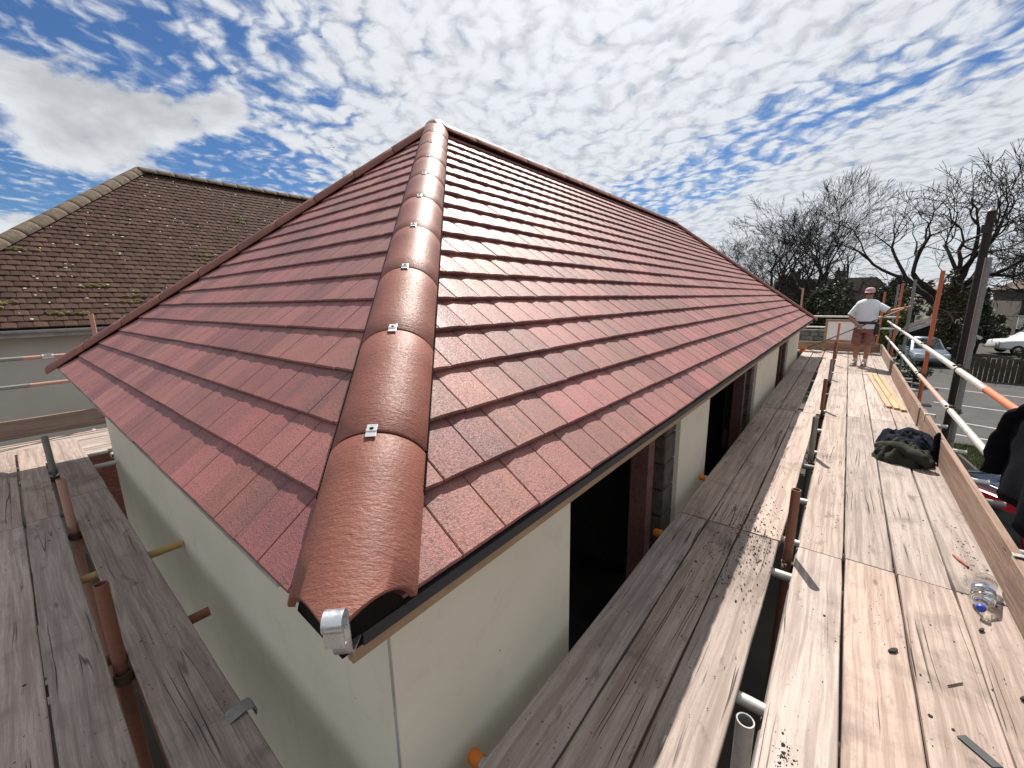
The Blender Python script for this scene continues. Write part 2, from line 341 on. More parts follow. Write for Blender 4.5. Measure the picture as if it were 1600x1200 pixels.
# ------------------------------------------------------------------ mesh helpers
def frame(d):
    d = Vector(d).normalized()
    a = Vector((0, 0, 1)) if abs(d.z) < 0.9 else Vector((1, 0, 0))
    x = d.cross(a).normalized(); y = d.cross(x).normalized()
    return x, y
class MB:
    def __init__(s): s.v = []; s.f = []
    def add(s, vs, fs):
        o = len(s.v); s.v += [tuple(p) for p in vs]; s.f += [tuple(i+o for i in f) for f in fs]; return s
    def box(s, a, b):
        (x0, y0, z0), (x1, y1, z1) = a, b
        return s.add([(x0,y0,z0),(x1,y0,z0),(x1,y1,z0),(x0,y1,z0),(x0,y0,z1),(x1,y0,z1),(x1,y1,z1),(x0,y1,z1)],
                     [(0,3,2,1),(4,5,6,7),(0,1,5,4),(1,2,6,5),(2,3,7,6),(3,0,4,7)])
    def obox(s, c, ex, ey, ez):
        """box from its centre and three half-axis vectors"""
        c, ex, ey, ez = map(Vector, (c, ex, ey, ez)); vs = []
        for k in (-1, 1):
            for i, j in ((-1,-1),(1,-1),(1,1),(-1,1)): vs.append(c + ex*i + ey*j + ez*k)
        return s.add(vs, [(0,3,2,1),(4,5,6,7),(0,1,5,4),(1,2,6,5),(2,3,7,6),(3,0,4,7)])
    def path(s, pts, rad, n=10, caps=True, flat=1.0):
        pts = [Vector(p) for p in pts]; rings = []; x = None
        for i, p in enumerate(pts):
            d = (pts[min(i+1, len(pts)-1)] - pts[max(i-1, 0)])
            if d.length < 1e-9: d = Vector((0, 0, 1))
            d.normalize()
            if x is None: x, y = frame(d)
            else:
                x = (x - d*x.dot(d)); x = x.normalized() if x.length > 1e-6 else frame(d)[0]; y = d.cross(x)
            r = rad[i] if isinstance(rad, (list, tuple)) else rad
            rings.append([p + (x*math.cos(2*math.pi*k/n) + y*math.sin(2*math.pi*k/n)*flat)*r for k in range(n)])
        vs = [q for r_ in rings for q in r_]; fs = []
        for i in range(len(rings)-1):
            for k in range(n): fs.append((i*n+k, i*n+(k+1)%n, (i+1)*n+(k+1)%n, (i+1)*n+k))
        if caps: fs.append(tuple(range(n-1, -1, -1))); fs.append(tuple((len(rings)-1)*n+k for k in range(n)))
        return s.add(vs, fs)
    def pipe(s, p0, p1, r, wall=0.004, n=16):
        """a hollow scaffold tube with open ends"""
        p0, p1 = Vector(p0), Vector(p1); x, y = frame(p1-p0); vs = []
        for p, rr in ((p0, r), (p1, r), (p1, r-wall), (p0, r-wall)):
            vs += [p + (x*math.cos(2*math.pi*k/n) + y*math.sin(2*math.pi*k/n))*rr for k in range(n)]
        fs = []
        for i in range(4):
            j = (i+1) % 4
            for k in range(n): fs.append((i*n+k, i*n+(k+1)%n, j*n+(k+1)%n, j*n+k))
        return s.add(vs, fs)
    def lathe(s, prof, origin, axis, n=20):
        origin = Vector(origin); axis = Vector(axis).normalized(); x, y = frame(axis); m = len(prof); vs = []
        for (h, r) in prof:
            vs += [origin + axis*h + (x*math.cos(2*math.pi*k/n) + y*math.sin(2*math.pi*k/n))*r for k in range(n)]
        fs = [(i*n+k, i*n+(k+1)%n, (i+1)*n+(k+1)%n, (i+1)*n+k) for i in range(m-1) for k in range(n)]
        return s.add(vs, fs)
    def rings(s, rings, cap=True, close=True):
        n = len(rings[0]); vs = [p for r_ in rings for p in r_]; fs = []
        for i in range(len(rings)-1):
            for k in range(n if close else n-1): fs.append((i*n+k, i*n+(k+1)%n, (i+1)*n+(k+1)%n, (i+1)*n+k))
        if cap: fs.append(tuple(range(n-1, -1, -1))); fs.append(tuple((len(rings)-1)*n+k for k in range(n)))
        return s.add(vs, fs)
    def mesh(s, name, mat, smooth=False):
        me = bpy.data.meshes.new(name); me.from_pydata(s.v, [], s.f)
        bm = bmesh.new(); bm.from_mesh(me); bmesh.ops.recalc_face_normals(bm, faces=bm.faces); bm.to_mesh(me); bm.free()
        me.materials.append(MATS[mat])
        if smooth: me.shade_smooth()
        return me
    def rawmesh(s, name, mat, smooth=False):
        me = bpy.data.meshes.new(name); me.from_pydata(s.v, [], s.f); me.materials.append(MATS[mat])
        if smooth: me.shade_smooth()
        return me
    def build(s, name, mat, parent=None, smooth=False, auto=None, bevel=0.0, raw=False, M=None):
        me = (s.rawmesh if raw else s.mesh)(name, mat, smooth)
        if auto: me.shade_smooth(); me.set_sharp_from_angle(angle=R(auto))
        o = link(name, me, parent, M)
        if bevel:
            b = o.modifiers.new('bevel', 'BEVEL'); b.width = bevel; b.segments = 2; b.limit_method = 'ANGLE'
        return o
PLOC = {}
def link(name, data, parent=None, M=None):
    """link a new object; M is its world matrix; parents are unrotated"""
    o = bpy.data.objects.new(name, data); COL.objects.link(o)
    o.matrix_basis = M if M is not None else Matrix()
    if parent is not None:
        o.parent = parent; o.matrix_parent_inverse = Matrix.Translation(-PLOC.get(parent.name, Vector((0, 0, 0)))) if parent.type == 'EMPTY' else parent_inv(parent)
    WM[o.name] = M.copy() if M is not None else Matrix()
    return o
WM = {}
def parent_inv(p): return WM[p.name].inverted()
def tag(o, label, cat, group=None, kind=None):
    if label: o['label'] = label
    if cat: o['category'] = cat
    if group: o['group'] = group
    if kind: o['kind'] = kind
    return o
def thing(name, label, cat, loc=(0, 0, 0), group=None):
    o = bpy.data.objects.new(name, None); COL.objects.link(o); o.empty_display_size = 0.1
    o.location = loc; PLOC[o.name] = Vector(loc); WM[o.name] = Matrix.Translation(Vector(loc))
    return tag(o, label, cat, group)
def struct(o): o['kind'] = 'structure'; return o
def xf(loc, ex=(1, 0, 0), ey=(0, 1, 0), ez=(0, 0, 1)):
    return Matrix(((ex[0], ey[0], ez[0], loc[0]), (ex[1], ey[1], ez[1], loc[1]), (ex[2], ey[2], ez[2], loc[2]), (0, 0, 0, 1)))

# ================================================================== SETTING
GZ = -4.4       # ground level
BZ = -1.52      # top of the scaffold boards
g = MB(); N = 40
for i in range(N+1):
    for j in range(N+1):
        x = -400 + 800*i/N; y = -400 + 800*j/N; g.v.append((x, y, GZ - 0.03))
for i in range(N):
    for j in range(N): g.f.append((i*(N+1)+j, (i+1)*(N+1)+j, (i+1)*(N+1)+j+1, i*(N+1)+j+1))
struct(g.build('ground', 'ground', raw=True))
rd = MB()
rd.add([(-10, -30, GZ), (34, -30, GZ), (34, -1.4, GZ), (-10, -1.4, GZ)], [(0, 1, 2, 3)])
rd_o = struct(rd.build('road', 'asphalt', raw=True))
# painted parking bays and a give-way line
def stripe(p0, p1, wd):
    p0 = Vector((*p0, GZ+0.004)); p1 = Vector((*p1, GZ+0.004)); d = (p1-p0).normalized(); s_ = Vector((-d.y, d.x, 0))*wd/2
    return MB().add([p0-s_, p1-s_, p1+s_, p0+s_], [(0, 1, 2, 3)]).build('road_marking', 'white_paint', rd_o, raw=True)
for p0, p1 in (((20.4, -3.1), (18.6, -7.6)), ((17.0, -3.0), (15.4, -6.4)), ((23.6, -3.2), (22.4, -8.0)), ((27.4, -3.6), (25.8, -9)), ((18.6, -2.4), (16.8, -9)), ((14.4, -3.4), (13.4, -6.2))):
    stripe(p0, p1, 0.11)
for k in range(5): stripe((16.0+0.9*k, -3.9-0.1*k), (16.45+0.9*k, -3.95-0.1*k), 0.14)
kb = MB().box((-10, -1.42, GZ-0.05), (34, -1.28, GZ+0.10)); struct(kb.build('kerb', 'kerb', bevel=0.015))

# ================================================================== THE BUNGALOW
XC, YC, ZE, W, LX, HR = 0.2857, 0.6473, -0.600, 5.6539, 13.02, 2.3449
PA = math.atan2(HR, W/2); S = math.hypot(HR, W/2); ca, sa = math.cos(PA), math.sin(PA)
house = thing('bungalow', 'cream rendered bungalow with new red tiled hipped roof inside the scaffold', 'bungalow', (XC+LX/2, YC+W/2, GZ))
OV = 0.25
wx0, wy0, wx1, wy1 = XC+OV, YC+OV, XC+LX-OV, YC+W-OV
WT = -0.74
openings = ((1.52, 3.16), (4.02, 6.62), (8.95, 10.55))
xs = [wx0] + [v for o in openings for v in o] + [wx1]
fw = MB()
for i in range(0, len(xs), 2): MB().box((xs[i], wy0, -2.95), (xs[i+1], wy0+0.28, WT)).build('front_wall', 'render_cream', house)
MB().box((wx0+0.0004, wy0+0.280, -2.95), (wx0+0.28, wy1, WT)).build('side_wall', 'render_cream', house)
MB().box((wx0+0.004, wy0+0.014, GZ-0.1), (wx1-0.004, wy0+0.25, -2.954)).build('plinth_wall', 'brick', house)
MB().box((wx0+0.014, wy0+0.254, GZ-0.1), (wx0+0.25, wy1, -2.954)).build('plinth_wall', 'brick', house)
MB().box((wx0+0.284, wy1-0.28, GZ-0.1), (wx1, wy1, WT)).build('back_wall', 'render_cream', house)
MB().box((wx1-0.28, wy0+0.283, GZ-0.1), (wx1, wy1-0.283, WT)).build('end_wall', 'render_cream', house)
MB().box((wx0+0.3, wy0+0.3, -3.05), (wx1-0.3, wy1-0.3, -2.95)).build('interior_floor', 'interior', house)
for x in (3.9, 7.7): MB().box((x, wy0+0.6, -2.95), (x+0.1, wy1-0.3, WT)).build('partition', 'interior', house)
# corner bead: the thin joint seen down the near corner
MB().box((wx0-0.002, wy0-0.002, -2.945), (wx0+0.004, wy0+0.004, WT-0.002)).build('corner_bead', 'soffit', house)
# jambs in the openings: rough block pier and dark red timber studs
rb = random.Random(4)
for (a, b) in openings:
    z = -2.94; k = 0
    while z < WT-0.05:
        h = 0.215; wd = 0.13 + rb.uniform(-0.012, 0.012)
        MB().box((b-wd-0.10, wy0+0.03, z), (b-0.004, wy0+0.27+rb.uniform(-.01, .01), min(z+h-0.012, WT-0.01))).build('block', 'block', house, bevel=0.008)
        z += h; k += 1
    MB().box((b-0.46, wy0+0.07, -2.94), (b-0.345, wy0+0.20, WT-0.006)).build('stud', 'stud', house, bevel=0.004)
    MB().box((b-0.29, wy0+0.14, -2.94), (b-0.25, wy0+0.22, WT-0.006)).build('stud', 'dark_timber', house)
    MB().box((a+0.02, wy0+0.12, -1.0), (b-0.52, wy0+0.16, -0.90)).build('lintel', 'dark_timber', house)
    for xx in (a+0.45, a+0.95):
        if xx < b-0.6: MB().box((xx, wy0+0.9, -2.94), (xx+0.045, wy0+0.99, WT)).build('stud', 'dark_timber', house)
# eaves: timber fascia batten and folded felt along the front, soffit boards
MB().box((XC+0.03, YC+0.012, ZE-0.080), (XC+LX-0.03, YC+0.034, ZE-0.046)).build('fascia_batten', 'frame_wood', house, bevel=0.003)
MB().box((XC+0.05, YC+0.002, ZE-0.046), (XC+LX-0.03, YC+0.020, ZE-0.018)).build('eaves_felt', 'felt', house)
MB().box((XC+0.04, YC+0.04, ZE-0.075), (XC+LX-0.04, wy0+0.1, ZE-0.062)).build('soffit', 'soffit', house)
MB().box((XC+0.03, wy0+0.104, ZE-0.075), (wx0+0.1, YC+W-0.05, ZE-0.062)).build('soffit', 'soffit', house)
# felt-covered roof structure under the tiles
roofc = [(XC, YC), (XC+LX, YC), (XC+LX, YC+W), (XC, YC+W)]
dz = 0.075
rf = MB()
rf.add([(XC+.05, YC+.05, ZE-dz+.035), (XC+LX-.05, YC+.05, ZE-dz+.035), (XC+LX-.05, YC+W-.05, ZE-dz+.035), (XC+.05, YC+W-.05, ZE-dz+.035), (XC+W/2, YC+W/2, ZE+HR-dz), (XC+LX-W/2, YC+W/2, ZE+HR-dz)],
       [(0, 1, 5, 4), (1, 2, 5), (2, 3, 4, 5), (3, 0, 4), (3, 2, 1, 0)])
roof = rf.build('roof', 'felt', house)

# --- tiles: one interlocking tile = two cambered halves with a dummy joint between
TW, GA, LAP = 0.320, S/19.0, 0.055
def tile_bm(w_, seed, thick=0.022, halves=2, tilt=0.030, ga=GA, gap=0.0032, camber=0.0035):
    rr = random.Random(seed); bm = bmesh.new(); L = ga+LAP; cols = []
    x0, x1 = gap/2, w_-gap/2
    xs_ = []; zs_ = []
    hw = (x1-x0)/halves
    for h in range(halves):
        a = x0+h*hw
        pts = [0.0, 0.02, 0.3, 0.7, 0.98] if h < halves-1 else [0.0, 0.02, 0.3, 0.7, 1.0]
        if h > 0: pts[0] = 0.012
        for q in pts:
            xs_.append(a+q*hw)
            edge = -0.0025 if (q < 0.015 and h > 0) else (-0.0022 if q in (0.0, 1.0) else 0)
            zs_.append(camber*(1-(2*q-1)**2) + edge)
        if h < halves-1: xs_.append(a+hw*0.996); zs_.append(-0.006)
    sk = rr.uniform(-0.0018, 0.0018)
    rows = ((0.0005, -thick, 0), (0.0, -0.005, 0), (0.005, 0.0, 1), (L*0.5, -tilt*0.5, 1), (L, -tilt, 1))
    vr = []
    for (s_, n_, usez) in rows:
        vr.append([bm.verts.new((x, s_ + sk*x/w_, n_ + zs_[i]*(1 if usez else 0.6))) for i, x in enumerate(xs_)])
    for a, b in zip(vr[:-1], vr[1:]):
        for i in range(len(xs_)-1): bm.faces.new((a[i], a[i+1], b[i+1], b[i]))
    # side returns
    for idx, flip in ((0, False), (-1, True)):
        lo = [bm.verts.new((xs_[idx], r_[0], -thick + r_[1]*0.0 + (0 if r_[2] == 0 else r_[1]))) for r_ in rows[1:]]
        prev = vr[0][idx]
        for k in range(1, len(rows)):
            a_, b_ = vr[k][idx], lo[k-1]
            if k == 1: f_ = (prev, a_, b_)
            else: f_ = (vr[k-1][idx], a_, b_, lo[k-2])
            try: bm.faces.new(f_ if not flip else tuple(reversed(f_)))
            except ValueError: pass
    bmesh.ops.recalc_face_normals(bm, faces=bm.faces)
    if sum((f.normal.z for f in bm.faces)) < 0: bmesh.ops.reverse_faces(bm, faces=bm.faces)
    return bm
def clip(bm, p, nrm):
    geom = bm.verts[:]+bm.edges[:]+bm.faces[:]
    bmesh.ops.bisect_plane(bm, geom=geom, dist=1e-5, plane_co=p, plane_no=nrm, clear_outer=True)
def to_mesh(bm, name, mat):
    me = bpy.data.meshes.new(name); bm.to_mesh(me); me.materials.append(MATS[mat]); return me

def lay_slope(parent, M, width, run, rows, tw, ga, slope_len, mat, budget, halves, name, hips=(True, True), bond=(0.0, 0.08), tile_kw={}, seed=1, jit=0.0015):
    """cover a trapezoid slope with tiles; nearest ones become objects, the rest one stuff mesh"""
    rr = random.Random(seed); items = []
    for r_ in range(rows):
        s0 = r_*ga
        u = -tw + bond[r_ % len(bond)] - tw
        while u < width+tw:
            lo = run*(s0/slope_len) if hips[0] else 0; lo2 = run*((s0+ga+LAP)/slope_len) if hips[0] else 0
            hi = width - lo if hips[1] else width; hi2 = width-lo2 if hips[1] else width
            if u+tw > lo+0.01 and u < hi-0.01:
                cutl = u < lo2; cutr = u+tw > hi2
                c = M @ Vector((u+tw/2, s0, 0))
                items.append((c.length, u, s0, cutl and hips[0], cutr and hips[1]))
            u += tw
    items.sort(key=lambda q: q[0])
    variants = [to_mesh(tile_bm(tw, k, halves=halves, ga=ga, **tile_kw), name, mat) for k in range(4)]
    rest = bmesh.new()
    kx = run/slope_len
    for idx, (d_, u, s0, cl_, cr_) in enumerate(items):
        jn = rr.uniform(-jit, jit); js = rr.uniform(-0.002, 0.002)
        T = Matrix.Translation((u, s0+js, jn)) @ Matrix.Rotation(rr.uniform(-0.004, 0.004), 4, 'Z')
        if cl_ or cr_ or idx >= budget:
            bm = tile_bm(tw, rr.randint(0, 3), halves=halves, ga=ga, **tile_kw); bmesh.ops.transform(bm, matrix=T, verts=bm.verts)
            if cl_: clip(bm, (0, 0, 0), (-1, kx, 0))
            if cr_: clip(bm, (width, 0, 0), (1, kx, 0))
            if not bm.faces: bm.free(); continue
            if idx < budget:
                bmesh.ops.transform(bm, matrix=T.inverted(), verts=bm.verts)
                link(name, to_mesh(bm, name, mat), parent, M @ T)
            else:
                me = bpy.data.meshes.new('tmp'); bm.to_mesh(me); rest.from_mesh(me); bpy.data.meshes.remove(me)
            bm.free()
        else:
            link(name, variants[rr.randint(0, 3)], parent, M @ T)
    if rest.faces:
        o = link(name+'s', to_mesh(rest, name+'s', mat), parent, M); o['kind'] = 'stuff'
    rest.free()
Mf = xf((XC, YC, ZE), (1, 0, 0), (0, ca, sa), (0, -sa, ca))
Ml = xf((XC, YC+W, ZE), (0, -1, 0), (ca, 0, sa), (-sa, 0, ca))
Mb = xf((XC+LX, YC+W, ZE), (-1, 0, 0), (0, -ca, sa), (0, sa, ca))
Mr = xf((XC+LX, YC, ZE), (0, 1, 0), (-ca, 0, sa), (sa, 0, ca))
lay_slope(roof, Mf, LX, W/2, 19, TW, GA, S, 'tile', 190, 2, 'roof_tile', seed=11)
lay_slope(roof, Ml, W, W/2, 19, TW, GA, S, 'tile', 110, 2, 'roof_tile', seed=12, tile_kw=dict(tilt=0.018, thick=0.016, camber=0.0006, gap=0.0028), jit=0.0005)
lay_slope(roof, Mb, LX, W/2, 19, TW, GA, S, 'tile', 0, 2, 'roof_tile', seed=13)
lay_slope(roof, Mr, W, W/2, 19, TW, GA, S, 'tile', 0, 2, 'roof_tile', seed=14)

# --- hip and ridge tiles: half-barrel shells, butted, with a metal clip over each joint
def barrel_frame(p0, p1):
    d = (Vector(p1)-Vector(p0)).normalized(); b = Vector((d.y, -d.x, 0)).normalized(); n_ = b.cross(d).normalized()
    if n_.z < 0: n_ = -n_
    return d, b, n_
NA = 22
def shell(d, b, n_, base, t0s, t1, rad, yc, half, th, parent, name, mat, edge=None, noisy=0.0):
    """barrel tile from t0 (per angle) to t1 along d"""
    def ring(t_of, r_):
        out = []
        for k in range(NA+1):
            a = -half + 2*half*k/NA
            out.append(base + d*(t_of(k)) + b*(r_*math.sin(a)) + n_*(yc + r_*math.cos(a)))
        return out
    rings = []
    e = 0.004
    seq = [(lambda k: t0s(k), rad-th), (lambda k: t0s(k), rad-0.003), (lambda k: t0s(k)+e, rad)]
    for q in (0.25, 0.5, 0.75): seq.append((lambda k, q=q: t0s(k)+(t1-t0s(k))*q, rad))
    seq += [(lambda k: t1-e, rad), (lambda k: t1, rad-0.003), (lambda k: t1, rad-th)]
    for t_of, r_ in seq: rings.append(ring(t_of, r_))
    m = MB(); n = NA+1
    m.v = [tuple(p) for r_ in rings for p in r_]
    for i in range(len(rings)):
        j = (i+1) % len(rings)
        for k in range(NA): m.f.append((i*n+k, i*n+k+1, j*n+k+1, j*n+k))
    for k in (0, NA): m.f.append(tuple(i*n+k for i in range(len(rings))) )
    M = Matrix((( b.x, n_.x, d.x, base.x+d.x*t1), (b.y, n_.y, d.y, base.y+d.y*t1), (b.z, n_.z, d.z, base.z+d.z*t1), (0, 0, 0, 1)))
    Mi = M.inverted(); m.v = [tuple(Mi @ Vector(p)) for p in m.v]
    return m.build(name, mat, parent, auto=40, M=M)
def run_barrels(p0, p1, start, pitch, end, name, mat, parent, rad=0.134, yc=-0.084, half=R(75), th=0.016, clips=True, mitre=None, fit=True, gap=0.006, drop=0.0, union=True):
    p0, p1 = Vector(p0), Vector(p1); d, b, n_ = barrel_frame(p0, p1); rr = random.Random(int(p1.x*10)+3)
    t = start; i = 0; tiles = []
    while t < end-0.03:
        t1 = min(t+pitch, end) if i or mitre is None else mitre[0]
        if i == 0 and mitre is not None:
            def t0s(k):
                a = -half + 2*half*k/NA; off = b*(rad*math.sin(a)) + n_*(yc+rad*math.cos(a))
                return mitre[2](off, d)
        else:
            t0s = (lambda tt: (lambda k: tt+gap/2))(t)
        base = p0 + n_*(rr.uniform(-0.002, 0.002)-drop) + b*rr.uniform(-0.0015, 0.0015)
        o = shell(d, b, n_, base, t0s, t1-gap/2, rad, yc, half, th, parent, name, mat); tiles.append(o)
        if clips and t1 < end-0.02:
            top = base + d*t1 + n_*(yc+rad)
            c = MB(); c.obox(top + n_*0.0035, d*0.021, b*0.0135, n_*0.0016)
            c.obox(top + n_*0.0055 + d*0.0, d*0.004, b*0.0135, n_*0.002)
            co = c.build('clip', 'clip_metal', o, bevel=0.0008, M=Matrix())
            sc = MB().lathe([(0.004, 0.0001), (0.004, 0.0065), (0.0065, 0.0065), (0.0085, 0.004), (0.0085, 0.0001)], top + d*0.004, n_, 8)
            sc.build('screw', 'black_union', o, M=Matrix())
        if union and t1 < end-0.02:
            u = MB(); rs = []
            for tt in (t1-0.03, t1+0.03):
                rs.append([base + d*tt + b*((rad-th-0.001)*math.sin(a)) + n_*(yc+(rad-th-0.001)*math.cos(a)) for a in [-half+2*half*k/NA for k in range(NA+1)]])
            u.rings(rs, cap=False, close=False); u.build('union', 'black_union', o, smooth=True, M=Matrix())
        t = t1; i += 1
    return tiles
C0 = Vector((XC, YC, ZE)); A0 = Vector((XC+W/2, YC+W/2, ZE+HR)); E0 = Vector((XC+LX-W/2, YC+W/2, ZE+HR))
HL = (A0-C0).length
def mitre_near(off, d): return max(-(off.x)/d.x, -(off.y)/d.y) - 0.032 - 0.006*max(0.0, 1-(abs(off.x-off.y)/0.178)**1.2)
run_barrels(C0, A0, 0.0, 0.462, HL+0.10, 'hip_tile', 'hiptile', house, mitre=(0.462, 0, mitre_near, 0))
Lc = Vector((XC, YC+W, ZE)); Rc = Vector((XC+LX, YC, ZE)); Bc = Vector((XC+LX, YC+W, ZE))
run_barrels(Lc, A0, -0.02, 0.462, HL+0.02, 'hip_tile', 'hiptile', house)
run_barrels(Rc, E0, -0.02, 0.462, HL+0.02, 'hip_tile', 'hiptile', house)
run_barrels(Bc, E0, -0.02, 0.462, HL-0.02, 'hip_tile', 'hiptile', house, clips=False, union=False)
run_barrels(A0, E0, 0.02, 0.462, (E0-A0).length+0.05, 'ridge_tile', 'hiptile', house, clips=True, drop=0.0, yc=-0.086)
# toothed black comb strip under both edges of the near hip tiles
dH, bH, nH = barrel_frame(C0, A0)
for sgn in (-1, 1):
    cm = MB(); t = 0.34
    edge = bH*(sgn*0.128) + nH*(-0.052)
    while t < HL-0.2:
        cm.obox(C0+dH*t+edge+nH*0.0, dH*0.0032, bH*0.0035, nH*0.010); t += 0.0115
    cm.obox(C0+dH*(HL/2)+bH*(sgn*0.116)+nH*(-0.046), dH*(HL/2-0.2), bH*0.003, nH*0.012)
    cm.build('hip_comb', 'black_union', house, raw=True)
# black sheet standing in for the deep shade inside the lowest hip tile
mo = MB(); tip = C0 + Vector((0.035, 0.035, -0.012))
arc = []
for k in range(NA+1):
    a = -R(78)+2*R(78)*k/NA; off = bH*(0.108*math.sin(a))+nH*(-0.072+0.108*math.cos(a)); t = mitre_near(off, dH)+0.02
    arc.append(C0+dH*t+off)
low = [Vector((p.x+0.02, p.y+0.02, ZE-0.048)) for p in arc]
mo.rings([arc, low], cap=False, close=False); mo.build('hip_mouth_shade', 'black_union', house)
# hip iron: galvanised strap curled up at the corner
dd = Vector((-1, -1, 0)).normalized(); side = Vector((1, -1, 0)).normalized(); hp = []
prof = [(-0.10, -0.075), (-0.02, -0.062), (0.012, -0.056), (0.018, -0.045), (0.019, 0.0), (0.019, 0.030)]
for k in range(0, 13):
    a = math.pi - k*math.pi*1.28/12; rr_ = 0.021 - 0.0006*k
    prof.append((0.019+0.021+rr_*math.cos(a), 0.030+rr_*math.sin(a)*1.0))
prof += [(0.050, -0.008), (0.038, -0.012)]
base = C0 + Vector((0.010, -0.010, 0.045)); th = 0.0022; wd = 0.0165
m = MB(); rg = []
for i, (o_, z_) in enumerate(prof):
    a = prof[max(i-1, 0)]; c = prof[min(i+1, len(prof)-1)]; tx, tz = c[0]-a[0], c[1]-a[1]; l = math.hypot(tx, tz); nx, nz = -tz/l, tx/l
    p = base + dd*o_ + Vector((0, 0, z_)); nn = dd*nx + Vector((0, 0, nz))
    rg.append([p-side*wd-nn*th, p+side*wd-nn*th, p+side*wd+nn*th, p-side*wd+nn*th])
m.rings(rg); m.build('hip_iron', 'zinc', house, auto=50)

# ================================================================== NEIGHBOUR'S HOUSE
NY, NZ, NM = 10.0, -0.29, 0.85
NA_ = math.atan(NM); NX0, NRUN = -1.49, 4.30; NLEN = 19.0
nb = thing('neighbour_house', 'older house next door with mossy brown tiled hipped roof and grey rendered wall', 'house', (NX0+NLEN/2, NY+NRUN, GZ))
NS = NRUN/math.cos(NA_); NH = NRUN*NM
MB().box((NX0+0.35, NY+0.32, -2.3), (NX0+NLEN-0.35, NY+2*NRUN-0.35, NZ-0.02)).build('wall', 'render_grey', nb)
MB().box((NX0+0.38, NY+0.36, GZ-0.1), (NX0+NLEN-0.38, NY+2*NRUN-0.38, -2.304)).build('plinth_wall', 'mortar', nb)
brick_me = MB().box((0.005, 0, 0.005), (0.219, 0.06, 0.070)).mesh('brick', 'brick')
for r_ in range(26):
    for k in range(7):
        x = NX0+1.55 + k*0.225 + (0.112 if r_ % 2 else 0)
        link('brick', brick_me, nb, Matrix.Translation((x, NY+0.345, -2.30-0.075*(r_+1))))
MB().box((NX0, NY+0.02, NZ-0.16), (NX0+NLEN, NY+0.05, NZ-0.045)).build('fascia', 'gutter', nb)
gt = MB(); rg = []
for x in (NX0-0.05, NX0+NLEN+0.05):
    rg.append([Vector((x, NY-0.035+0.052*math.cos(a), NZ-0.045+0.055*math.sin(a))) for a in [math.pi+math.pi*k/8 for k in range(9)]] + [Vector((x, NY-0.035+0.046*math.cos(a), NZ-0.045+0.049*math.sin(a))) for a in [2*math.pi-math.pi*k/8 for k in range(9)]])
gt.rings(rg); gt.build('gutter', 'gutter', nb, auto=40)
MB().box((NX0+0.05, NY+0.05, NZ-0.165), (NX0+NLEN-.05, NY+0.33, NZ-0.15)).build('soffit', 'soffit', nb)
nr = MB().add([(NX0+.04, NY+.04, NZ-.05), (NX0+NLEN-.04, NY+.04, NZ-.05), (NX0+NLEN-.04, NY+2*NRUN-.04, NZ-.05), (NX0+.04, NY+2*NRUN-.04, NZ-.05), (NX0+NRUN, NY+NRUN, NZ+NH-.06), (NX0+NLEN-NRUN, NY+NRUN, NZ+NH-.06)],
              [(0, 1, 5, 4), (1, 2, 5), (2, 3, 4, 5), (3, 0, 4), (3, 2, 1, 0)]).build('roof', 'roof_dark', nb)
nca, nsa = math.cos(NA_), math.sin(NA_)
Mn = xf((NX0, NY, NZ), (1, 0, 0), (0, nca, nsa), (0, -nsa, nca))
Mnl = xf((NX0, NY+2*NRUN, NZ), (0, -1, 0), (nca, 0, nsa), (-nsa, 0, nca))
ROWS = 39; NG = NS/ROWS
okw = dict(thick=0.014, tilt=0.020, gap=0.005, camber=0.004)
_lap = LAP
lay_slope(nr, Mn, 13.0, NRUN, ROWS, 0.165, NG, NS, 'oldtile', 300, 1, 'roof_tile', hips=(True, False), bond=(0.0, 0.0825), tile_kw=okw, seed=21)
lay_slope(nr, Mnl, 2*NRUN, NRUN, ROWS, 0.33, NG, NS, 'oldtile', 0, 1, 'roof_tile', bond=(0.0, 0.165), tile_kw=okw, seed=22)
NA0 = Vector((NX0+NRUN, NY+NRUN, NZ+NH)); NC0 = Vector((NX0, NY, NZ))
NHL = (NA0-NC0).length
run_barrels(NC0, NA0, -0.05, 0.36, NHL+0.06, 'hip_tile', 'oldridge', nb, rad=0.17, yc=-0.10, half=R(76), clips=False, union=False, gap=0.012)
run_barrels(NA0, NA0+Vector((8.5, 0, 0)), 0.0, 0.36, 8.5, 'ridge_tile', 'oldridge', nb, rad=0.17, yc=-0.09, half=R(76), clips=False, union=False, gap=0.012)
